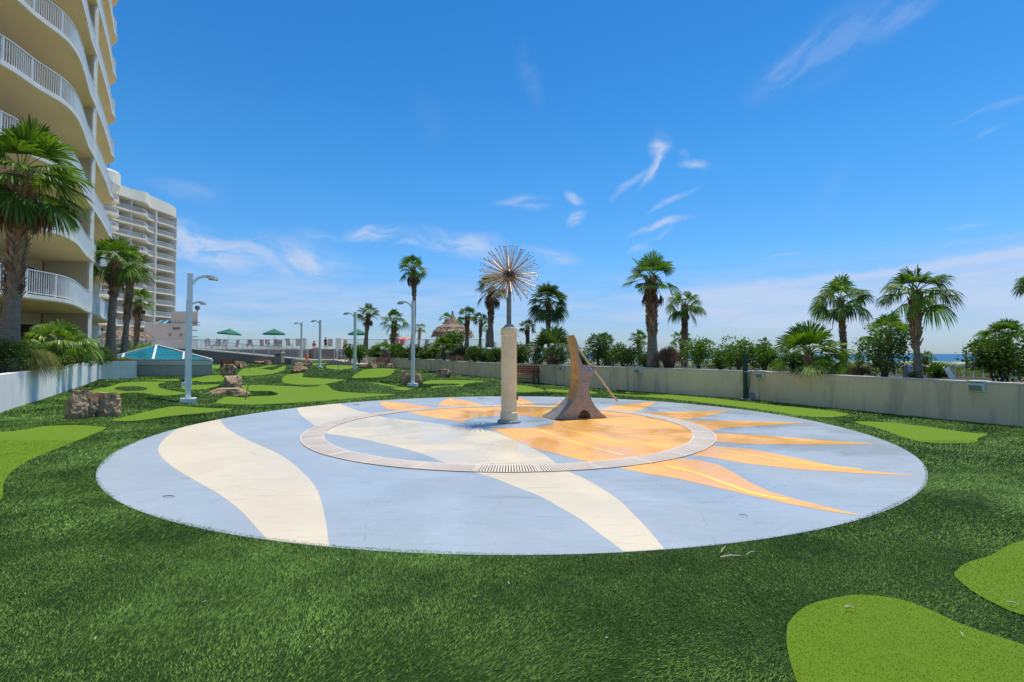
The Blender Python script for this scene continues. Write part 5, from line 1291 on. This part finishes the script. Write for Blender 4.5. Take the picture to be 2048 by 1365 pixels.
# ================================================================== PLANTS
UP = Vector((0, 0, 1))
def frond(stem, fan, o, az, el, Lp, Lf, nl, droop, rr, spread=1.5, sag=.16):
    d = Vector((math.cos(el) * math.cos(az), math.cos(el) * math.sin(az), math.sin(el)))
    P = [o + d * Lp * t - UP * sag * Lp * t * t for t in (0, .35, .7, 1)]
    stem.tube(P, [.018, .014, .011, .008], 4, cap=False)
    p = P[-1]; t = (P[-1] - P[-2]).normalized(); s = t.cross(UP)
    s = s.normalized() if s.length > .05 else Vector((-math.sin(az), math.cos(az), 0)); roll = rr.gauss(0, .55)
    n = s.cross(t); s, n = s * math.cos(roll) + n * math.sin(roll), n * math.cos(roll) - s * math.sin(roll)
    da = 2 * spread / nl
    for i in range(nl):
        a = -spread + da * (i + .5) + rr.uniform(-.03, .03)
        dl = (t * math.cos(a) + s * math.sin(a) + n * (.10 - .22 * abs(a) / spread)).normalized(); L = Lf * (.7 + .3 * math.cos(a * .8)) * rr.uniform(.88, 1.05)
        w = dl.cross(n).normalized(); tw = n * (.35 if i % 2 else -.35); w = (w + tw).normalized()
        dr = droop * rr.uniform(.6, 1.4); side = w * rr.uniform(-.03, .03) * L
        pts = []
        for q in (.03, .3, .58, .8, 1.0): pts.append(p + dl * L * q * (1 - .12 * dr * max(0, q - .5)) - UP * dr * L * max(0, q - .42) ** 2 * 1.15 + side * max(0, q - .5) * 2)
        hw = [.006, L * .3 * da * .56, L * .5 * da * .56, L * .03, .002]
        vs = []
        for x, h in zip(pts, hw): vs += [x - w * h, x + w * h]
        fan.add(vs, [(0, 1, 3, 2), (2, 3, 5, 4), (4, 5, 7, 6), (6, 7, 9, 8)])
def palm(base, crown, cr, tr, label, seed=1, n=30, nl=18, m='palm', skirt=6, boots=.45, droop=.7, lean=None, emin=-22, group='fan palms around the lawn', dead_drop=1.0, bootw=1.0, name='fan_palm', smallskirt=False):
    """base and crown = world points, cr = crown radius, tr = trunk radius"""
    rr = random.Random(seed); base = Vector(base); crown = Vector(crown); T = empty(name, base, label, 'palm tree', group)
    H = (crown - base).length; mid = base.lerp(crown, .5) + (Vector(lean) if lean else Vector((0, 0, 0)))
    def pt(t): return base * (1 - t) ** 2 + mid * 2 * t * (1 - t) + crown * t * t if lean else base.lerp(crown, t)
    K = 14; tb = MB(); rad = []
    for k in range(K + 1):
        t = k / K; r = tr * (1.12 - .4 * min(t * 3, 1)) if t < .33 else tr * (.74 - .12 * t)
        r *= 1 + .05 * math.sin(k * 2.1 + seed); rad.append(r)
    tb.tube([pt(k / K) for k in range(K + 1)], rad, 14); tb.build('trunk', M['trunk'], T, smooth=True)
    if boots:
        bt = MB(); z = 1 - boots; row = 0; st = max(.09, tr * .42)
        while z < 1.0:
            c = pt(min(z, 1)); r = tr * (.66 + .1 * (z - (1 - boots)) / boots); nb = 8
            for k in range(nb):
                if z < 1 - boots * .8 and rr.random() < .35: continue
                a = 2 * math.pi * (k + .5 * (row % 2)) / nb + rr.uniform(-.15, .15); o_ = Vector((math.cos(a), math.sin(a), 0)); s_ = Vector((-math.sin(a), math.cos(a), 0)); h = st * rr.uniform(1.3, 2.2) * bootw; w = r * .42; out = rr.uniform(.35, .95) * h * .55
                p0 = c + o_ * r * .8; p1 = c + o_ * (r + out) + UP * h
                bt.add([p0 - s_ * w, p0 + s_ * w, p1 + s_ * w * .45, p1 - s_ * w * .45, p0 + o_ * .03 * bootw - UP * .02 - s_ * w * .9, p0 + o_ * .03 * bootw - UP * .02 + s_ * w * .9, p1 + o_ * .02 + s_ * w * .3, p1 + o_ * .02 - s_ * w * .3], [(0, 1, 2, 3), (5, 4, 7, 6), (0, 3, 7, 4), (1, 5, 6, 2), (3, 2, 6, 7)])
            z += st / H; row += 1
        bt.build('leaf_bases', M['boots'], T)
    stem, fan = MB(), MB()
    n = max(10, int(n * .88))
    for i in range(n):
        f = (i + .5) / n; el = R(86 - (86 - emin) * f ** .8 + rr.uniform(-16, 16)); az = i * 2.39996 + rr.uniform(-.25, .25)
        Lp = cr * rr.uniform(.36, .56) * (.62 + .45 * f); Lf = cr * rr.uniform(.40, .62)
        frond(stem, fan, crown + Vector((math.cos(az), math.sin(az), 0)) * tr * .3 + UP * tr * (1 - f), az, el, Lp, Lf, nl, droop * (.6 + .8 * f), rr)
    fan.build('crown', M[m], T); stem.build('leaf_stalks', M['palm_lime'], T)
    if skirt:
        ds, df = MB(), MB()
        for i in range(skirt):
            az = i * 2.39996 + rr.uniform(-.4, .4) + seed; el = R(rr.uniform(-50, -25))
            Lp = cr * rr.uniform(.3, .5) * dead_drop; Lf = cr * rr.uniform(.35, .5) * dead_drop
            o_ = crown - UP * tr * 1.0
            d = Vector((math.cos(az), math.sin(az), 0)); out = Lp * rr.uniform(.35, .6)
            P = [o_, o_ + d * out * .7 - UP * Lp * .1, o_ + d * out - UP * Lp * .55]
            ds.tube(P, [.016, .012, .01], 4, cap=False); p = P[-1]
            for q in range(15):
                a = rr.uniform(-.36, .36); b = rr.uniform(-.36, .36); dl = Vector((a, b, -1)).normalized(); L = Lf * rr.uniform(.6, 1.05); w = Vector((rr.gauss(0, 1), rr.gauss(0, 1), 0)).normalized()
                pm = p + dl * L * .5 + d * .03; pe = p + Vector((a * .55, b * .55, -1)) * L; h = cr * .018
                df.add([p, pm - w * h, pm + w * h, pe - w * .002, pe + w * .002], [(0, 1, 2), (1, 3, 4, 2)])
        df.build('dead_fronds', M['dead'], T); ds.build('dead_stalks', M['dead'], T)
    return T
def palm_px(pxb, pyb, pxc, pyc, rpx, tpx, d, label, dz=None, **k):
    """d = distance, rpx / tpx = crown radius and trunk width as seen"""
    s = d / F; base = PD(pxb, pyb, d); 
    if dz is not None: base.z = dz
    return palm(base, PD(pxc, pyc, d), rpx * s, tpx * s / 2 / .8, label, **k)
palm_px(11, 745, 42, 350, 132, 28, 15.4, 'large fan palm with shaggy brown trunk at the left edge', dz=.95, seed=3, n=40, nl=32, skirt=26, boots=.62, lean=(.1, 0, 0), bootw=1.15, droop=.6, emin=-42, dead_drop=1.25)
palm_px(220, 724, 232, 525, 64, 16, 31, 'double palm front trunk in the left planter before the tower corner', dz=1.0, seed=5, n=34, nl=26, skirt=6, boots=.35, emin=-35, lean=(-.1, 0, 0))
palm_px(248, 710, 264, 532, 48, 11, 36, 'slimmer palm just right of the double palm trunk', dz=1.0, seed=8, n=30, nl=24, skirt=7, boots=.6, emin=-30, m='palm_cool', lean=(-.1, 0, 0))
palm_px(271, 700, 277, 602, 34, 9, 44, 'short palm with brown skirt before the thatched hut', dz=1.0, seed=9, n=26, skirt=12, boots=.7, dead_drop=1.2)
RP = [ # px base, px crown, py crown, radius, trunk px, distance behind the wall or absolute, options, label
 (826, 826, 538, 36, 9, 39.8, dict(seed=11, n=30, skirt=16, boots=.3, dead_drop=1.3, lean=(.35, 0, 0), emin=-25), 'tall slender palm with hanging brown fronds behind a grey lamp post'),
 (736, 737, 628, 27, 8, 48.5, dict(seed=12, n=24, skirt=10, boots=.5, dead_drop=1.2), 'palm with two brown frond bunches right of the grey lamp post'),
 (789, 789, 643, 30, 9, 47.5, dict(seed=13, n=28, skirt=3, boots=.8, droop=1.0), 'round headed green palm with rough trunk left of the slender palm'),
 (790, 790, 676, 15, 5, 66, dict(seed=14, n=18, skirt=0, boots=0), 'small far palm behind the round headed palm'),
 (840, 840, 658, 15, 5, 68, dict(seed=15, n=18, skirt=0, boots=.5), 'little far palm right of the grey lamp post'),
 (895, 893, 640, 18, 6, 84, dict(seed=16, n=20, skirt=0, boots=.3), 'far palm peeking out left of the tiki hut roof'),
 (935, 935, 634, 25, 8, 49.0, dict(seed=17, n=28, skirt=3, boots=.6), 'palm in front of the right side of the tiki hut'),
 (961, 962, 640, 20, 6, 47.0, dict(seed=18, n=22, skirt=2, boots=.6, m='palm_cool'), 'thin palm between the tiki hut and the fountain'),
 (973, 975, 660, 14, 4, 58, dict(seed=19, n=16, skirt=0, boots=.6), 'small dim palm low behind the thin palm'),
 (981, 983, 578, 40, 12, 36.0, dict(seed=20, n=24, skirt=14, boots=.6, dead_drop=1.35, droop=.9, m='palm_cool'), 'palm with brown hanging pods left of the fountain pipe'),
 (1097, 1096, 603, 50, 8, 35.0, dict(seed=21, n=46, nl=26, skirt=34, boots=.3, dead_drop=1.1, emin=-50, m='palm_cool'), 'bushy crowned palm with thick dead skirt right of the fountain'),
 (1056, 1055, 655, 22, 6, 38.0, dict(seed=22, n=26, skirt=2, boots=.4, m='palm_cool'), 'small palm between the fountain column and the bushy palm'),
 (1300, 1302, 560, 60, 20, None, dict(seed=23, n=24, nl=32, skirt=10, boots=.62, dead_drop=1.15, emin=-12, droop=.35), 'stout palm with upright fronds and rust brown skirt right of the sculpture'),
 (1364, 1369, 612, 44, 10, 33.0, dict(seed=24, n=26, nl=24, skirt=2, boots=.8, droop=1.15, emin=-35), 'drooping palm just right of the stout brown palm'),
 (1361, 1362, 680, 27, 6, 36.5, dict(seed=25, n=20, skirt=0, boots=.3, emin=-10), 'low dark palm head at the foot of the drooping palm'),
 (1277, 1277, 678, 24, 6, 33.5, dict(seed=26, n=26, skirt=0, boots=.3), 'small round palm head left of the stout palm'),
 (1684, 1681, 600, 68, 7.5, 20.5, dict(seed=27, n=26, nl=30, skirt=1, boots=.5, droop=1.15, emin=-32), 'slim trunked palm with drooping crown left of the tallest right palm'),
 (1821, 1831, 588, 80, 12, None, dict(seed=28, n=26, nl=32, skirt=0, boots=.62, droop=1.05, emin=-24, lean=(-.06, 0, 0), bootw=1.2), 'tallest palm on the right with spiky dark upper trunk'),
 (1774, 1775, 668, 62, 6, 17.2, dict(seed=29, n=20, nl=26, skirt=0, boots=.3, droop=1.0, emin=0), 'low wide palm head rising out of the shrub on the right'),
 (2068, 2078, 570, 44, 10, 16.0, dict(seed=30, n=22, nl=26, skirt=0, boots=.5, droop=1.0), 'palm cut off by the right edge of the photo'),
 (2012, 2012, 672, 46, 8, 15.5, dict(seed=31, n=30, nl=24, skirt=0, boots=.3, emin=0), 'dense palm head above the shrub at far right'),
 (1846, 1850, 718, 24, 5, 21.0, dict(seed=32, n=22, nl=20, skirt=0, boots=.2, droop=1.2), 'small low palm right of the tallest palm trunk'),
 (1528, 1528, 690, 20, 5, 23.0, dict(seed=33, n=20, skirt=0, boots=.2), 'small palm tip poking above the wide shrub by the green post'),
 (1209, 1210, 682, 22, 6, 31.5, dict(seed=34, n=26, skirt=0, boots=.2, m='palm_cool'), 'palm head rising from the tall shrub right of the sculpture'),
 (706, 709, 694, 10, 3, 58, dict(seed=35, n=14, skirt=0, boots=0), 'tiny palm behind the deck railing left of the slender palm'),
 (1020, 1024, 668, 14, 4, 46, dict(seed=36, n=16, skirt=0, boots=.2, m='palm_cool'), 'small palm glimpsed right behind the fountain column'),
]
for pb, pc, yc, r, t, d, kw, lab in RP:
    if d is None: b = behind(pb, .75); d = b.y; z = b.z
    elif d > 53: z = DZ
    else:
        dw = wall_hit(pb); z = wall_top(d) - .1 if d < dw + 6 else (-2.3 if pb > 985 else DZ)
    palm_px(pb, 0, pc, yc, r, t, d, lab, dz=z - .03, **kw)
# low fan palms without a tall trunk
def low_palm(p, cr, label, seed, n=18, nl=34, m='palm', stub=.35, droop=.55, emin=5, skirt=3, h=.45):
    cr *= 1.3; h *= 1.25
    return palm((p.x, p.y, p.z), (p.x, p.y, p.z + h), cr, .06 * cr + .03, label, seed=seed, n=n, nl=nl, m=m, skirt=skirt, boots=.95, droop=droop, emin=emin, name='low_fan_palm', group='low fan palms in the planters', dead_drop=.6)
low_palm(behind(1618, .75), 1.05, 'big low fan palm with wide glossy fans right of the green post', 41, n=26, nl=38, emin=-8, droop=.4, h=.55)
low_palm(behind(1106, 1.0), 1.35, 'low fan palm behind the wall left of the sculpture top', 42, n=26, nl=30, m='palm_cool', h=.6)
low_palm(behind(888, 1.0), 1.1, 'low fan palm with yellow green leaves before the tiki hut', 43, n=24, nl=28, h=.7)
low_palm(behind(768, 1.5), 1.0, 'low fan palm behind the bench at the far wall', 44, n=20, nl=24, h=.6)
low_palm(Vector((XA(122, 20.5), 20.5, .98)), 1.25, 'lime green drooping fan palm in the left planter', 45, n=24, nl=40, m='palm_lime', droop=1.1, emin=2, h=.7)
low_palm(Vector((XA(246, 37), 37, .98)), 1.0, 'small lime palm between the two left palm trunks', 46, n=14, nl=22, m='palm_lime')
low_palm(Vector((XA(294, 38), 38, .98)), 1.1, 'small lime palm above the left slope of the skylight', 47, n=14, nl=22, m='palm_lime')
low_palm(Vector((XA(6, 16.5), 16.5, .98)), .8, 'small fan palm tucked behind the large left palm', 48, n=12, nl=26)
# shrubs
def shrub(p, w, h, label, seed, m='shrub', n=2600, leaf=.05, lobes=9, stems=7, group='round shrubs in the planters', dep=None, name='shrub', open_=0.25):
    rr = random.Random(seed); T = empty(name, p, label, 'shrub', group); fo, st = MB(), MB(); dep = dep or w * .8
    L = []
    for i in range(lobes):
        a = i * 2.4 + rr.uniform(-.4, .4); q = rr.uniform(.1, .62); L.append((Vector((q * w / 2 * math.cos(a), q * dep / 2 * math.sin(a), h * rr.uniform(.38, .8))), rr.uniform(.22, .36) * min(w, h * 1.25)))
    for c, r in L[:stems]:
        b = Vector((rr.uniform(-.08, .08) * w, rr.uniform(-.08, .08) * w, 0)); st.tube([p + b, p + b.lerp(c, .5) + Vector((0, 0, .05)), p + c], [.022, .015, .006], 5)
        for _ in range(3): e_ = Vector((rr.gauss(0, 1), rr.gauss(0, 1), rr.gauss(.3, 1))).normalized() * r; st.tube([p + c * .9, p + c + e_], [.008, .003], 3)
    for _ in range(int(n * 1.25)):
        c, r = L[rr.randrange(lobes)]; v = Vector((rr.gauss(0, 1), rr.gauss(0, 1), rr.gauss(.1, 1))).normalized(); q = r * rr.uniform(.45, 1.12) ** .6
        if noise.noise((c + v * q) * (5.0 / max(w, .5)) + Vector((seed, 0, 0))) < -open_: continue
        if rr.random() < .06: q *= 1.25
        o_ = p + c + v * q
        if o_.z < p.z + .02: continue
        d = (v * .5 + Vector((rr.gauss(0, 1), rr.gauss(0, 1), rr.gauss(.35, .8)))).normalized(); s_ = d.cross(Vector((rr.gauss(0, 1), rr.gauss(0, 1), rr.gauss(0, 1)))).normalized(); l = leaf * rr.uniform(.7, 1.35)
        fo.add([o_, o_ + d * l * .5 + s_ * l * .26, o_ + d * l, o_ + d * l * .5 - s_ * l * .26], [(0, 1, 2, 3)])
    fo.build('foliage', M[m], T); st.build('stems', M['wood_stem'], T); return T
def shrub_px(px, pytop, wpx, off, label, seed, **k):
    p = behind(px, off); s = p.y / F; h = (ZA(pytop, p.y) - p.z); return shrub(p, wpx * s, h, label, seed, leaf=k.pop('leaf', max(.085, p.y * .0042)), **k)
for a in [(2000, 672, 118, 1.1, 'large dark shrub against the right edge of the photo', 61, dict(n=5200, lobes=14)), (1768, 668, 110, 1.0, 'airy open shrub left of the tallest right palm', 62, dict(n=3600, lobes=12, open_=.08)),
    (1478, 686, 84, .9, 'wide green shrub behind the green post', 63, dict(n=3600, lobes=12, m='shrub_lime')), (1530, 692, 56, 1.3, 'green shrub between the green post and the big low fan palm', 64, dict(n=2600, m='shrub_lime')),
    (1397, 680, 66, .9, 'rounded bright shrub left of the sea gap', 65, dict(n=3000, m='shrub_lime')), (1250, 692, 72, 1.0, 'dome shaped shrub with bare lower stems left of the stout palm', 66, dict(n=3000, m='shrub')),
    (1195, 672, 54, 1.3, 'tall shrub right of the sculpture', 67, dict(n=2600, m='shrub')), (1150, 700, 30, .9, 'low shrub directly behind the sculpture', 68, dict(n=1300)), (1042, 692, 50, 1.0, 'shrub behind the brown bench', 69, dict(n=2300)),
    (1075, 712, 22, .8, 'small yellow green plant by the bench end', 70, dict(n=900, m='shrub_lime')), (992, 698, 34, 1.3, 'shrub just left of the fountain column', 71, dict(n=1600)), (950, 697, 44, .9, 'dark oleander like shrub between the hut and fountain', 72, dict(n=2000)),
    (918, 690, 36, 1.6, 'olive grey shrub under the palm by the hut', 73, dict(n=1500, m='shrub_grey')), (905, 668, 52, 3.0, 'tall leafy shrub beneath the tiki hut roof', 74, dict(n=2400, m='shrub_lime')), (852, 702, 44, .9, 'low green hedge plant right of the slender palm', 75, dict(n=1600)), (862, 692, 36, 2.2, 'taller shrub behind the low hedge plant', 76, dict(n=1400)),
    (812, 700, 26, .9, 'small shrub at the slender palm base', 77, dict(n=1000)), (795, 694, 44, 1.0, 'bright round shrub left of the slender palm', 78, dict(n=2200, m='shrub_lime')), (752, 698, 30, 1.0, 'dark green shrub by the brown podded palm', 79, dict(n=1300)),
    (718, 694, 32, 2.6, 'leafy shrub beside the ramp side wall', 80, dict(n=1400, m='shrub_lime')), (700, 690, 24, 5.0, 'shrub at the deck corner right of the stairs', 81, dict(n=1000)), (1440, 722, 30, 2.6, 'low ground plant in the sea gap', 82, dict(n=900, m='shrub_lime')),
    (1875, 728, 40, 2.6, 'pale feathery plant behind the right railing', 83, dict(n=1200, m='shrub_lime')), (1822, 742, 16, .8, 'little seedling beside the white bollard', 84, dict(n=300, m='shrub_lime', leaf=.04)),
    (1222, 705, 60, 4.6, 'distant green shrub mass low behind the dome shaped shrub', 111, dict(n=1800)), (1110, 700, 70, 4.4, 'dark shrub mass behind the low fan palm left of the sculpture', 112, dict(n=2200)), (1020, 702, 60, 4.4, 'dark shrub mass behind the fountain column', 113, dict(n=1800)),
    (1590, 712, 44, 2.4, 'leafy low shrub behind the big low fan palm', 114, dict(n=1500)), (1645, 716, 40, 2.8, 'green ground shrub right of the big low fan palm', 115, dict(n=1300)), (1290, 712, 40, 3.4, 'green shrub low behind the stout palm trunk', 116, dict(n=1100)), (975, 700, 40, 2.6, 'shrub at the foot of the podded palm', 117, dict(n=1400)), (830, 694, 50, 3.4, 'dark hedge shrub behind the slender palm', 118, dict(n=1600)), (925, 700, 50, 3.0, 'dark hedge shrub under the palm by the hut', 119, dict(n=1500)), (1440, 700, 44, 2.0, 'shrub left of the wide green shrub', 120, dict(n=1500)),
    (1340, 690, 30, 2.2, 'loose shrub between the stout and drooping palms', 85, dict(n=900)), (1165, 712, 24, 1.6, 'small shrub tucked behind the sculpture neck', 86, dict(n=800))]:
    shrub_px(*a[:6], **a[6])
def LS(px, d, w, h, label, seed, **k): return shrub(Vector((XA(px, d), d, .97)), w, h, label, seed, leaf=k.pop('leaf', .075), group='shrubs in the left planter', **k)
LS(8, 14.6, 1.0, 1.0, 'dark shrub at the left edge beside the large palm', 91, n=2200); LS(52, 17.0, 1.6, 1.0, 'leafy shrub right behind the large left palm', 92, n=2800); LS(88, 19.5, 1.6, .95, 'shrub left of the lime fan palm', 93, n=2600, m='shrub_lime')
LS(150, 23.0, 2.2, 1.25, 'dense shrub right of the lime fan palm', 94, n=4000); LS(178, 25.5, 2.2, 1.15, 'rounded shrub before the double palm trunk', 95, n=3800); LS(202, 28.0, 1.5, .9, 'small shrub at the planter corner', 96, n=2000); LS(120, 19.3, 1.2, .55, 'low shrub under the lime fan palm', 97, n=1600)
LS(360, 46.5, 4.2, .95, 'low dark hedge behind the skylight', 98, n=2600, leaf=.14)
# grasses
def tuft(p, r, h, label, seed, m, n=1400, fall=None, wd_=.006, name='grass_tuft'):
    rr = random.Random(seed); mb = MB()
    for _ in range(n):
        a = rr.uniform(0, 6.283); b = p + Vector((math.cos(a), math.sin(a), 0)) * r * .28 * rr.random(); o_ = rr.uniform(.2, 1.0); L = h * rr.uniform(.7, 1.15); d = Vector((math.cos(a), math.sin(a), 0)) * r * o_
        if fall: d += Vector(fall) * rr.uniform(.2, 1)
        pts = [b, b + d * .25 + UP * L * .6, b + d * .65 + UP * L * (.95 - .25 * o_), b + d * (1.0) + UP * L * (.85 - .75 * o_) - (UP * (.55 if fall else 0) * rr.random())]
        w = Vector((rr.gauss(0, 1), rr.gauss(0, 1), 0)).normalized() * wd_; vs = []
        for q, x in zip((1, .9, .6, .1), pts): vs += [x - w * q, x + w * q]
        mb.add(vs, [(0, 1, 3, 2), (2, 3, 5, 4), (4, 5, 7, 6)])
    T = mb.build(name, M[m]); return tag(T, label, 'ornamental grass')
tuft(Vector((XA(52, 16.3), 16.3, 1.0)), .75, .75, 'shaggy green and straw grass spilling over the left planter wall', 101, 'muhly', n=2600, fall=(.75, -.35, 0))
tuft(Vector((XA(128, 21.0), 21.0, 1.0)), .4, .5, 'small yellowish grass tuft below the lime fan palm', 102, 'muhly', n=700)
tuft(Vector((XA(238, 31), 31, 1.1)), 1.0, .3, 'thin grass fringe along the planter corner before the skylight', 106, 'muhly', n=1500)
p = behind(1337, .8); tuft(p, .62, .95, 'upright brownish grass between the stout palm and bright shrub', 103, 'muhly_brown', n=1500)
p = behind(1715, .7); tuft(p, .36, .33, 'small rust brown grass mound left of the airy shrub', 104, 'muhly_brown', n=900)
p = behind(915, .8); tuft(p, .6, .55, 'dry golden grass tuft before the tiki hut', 105, 'muhly_brown', n=800, wd_=.012)
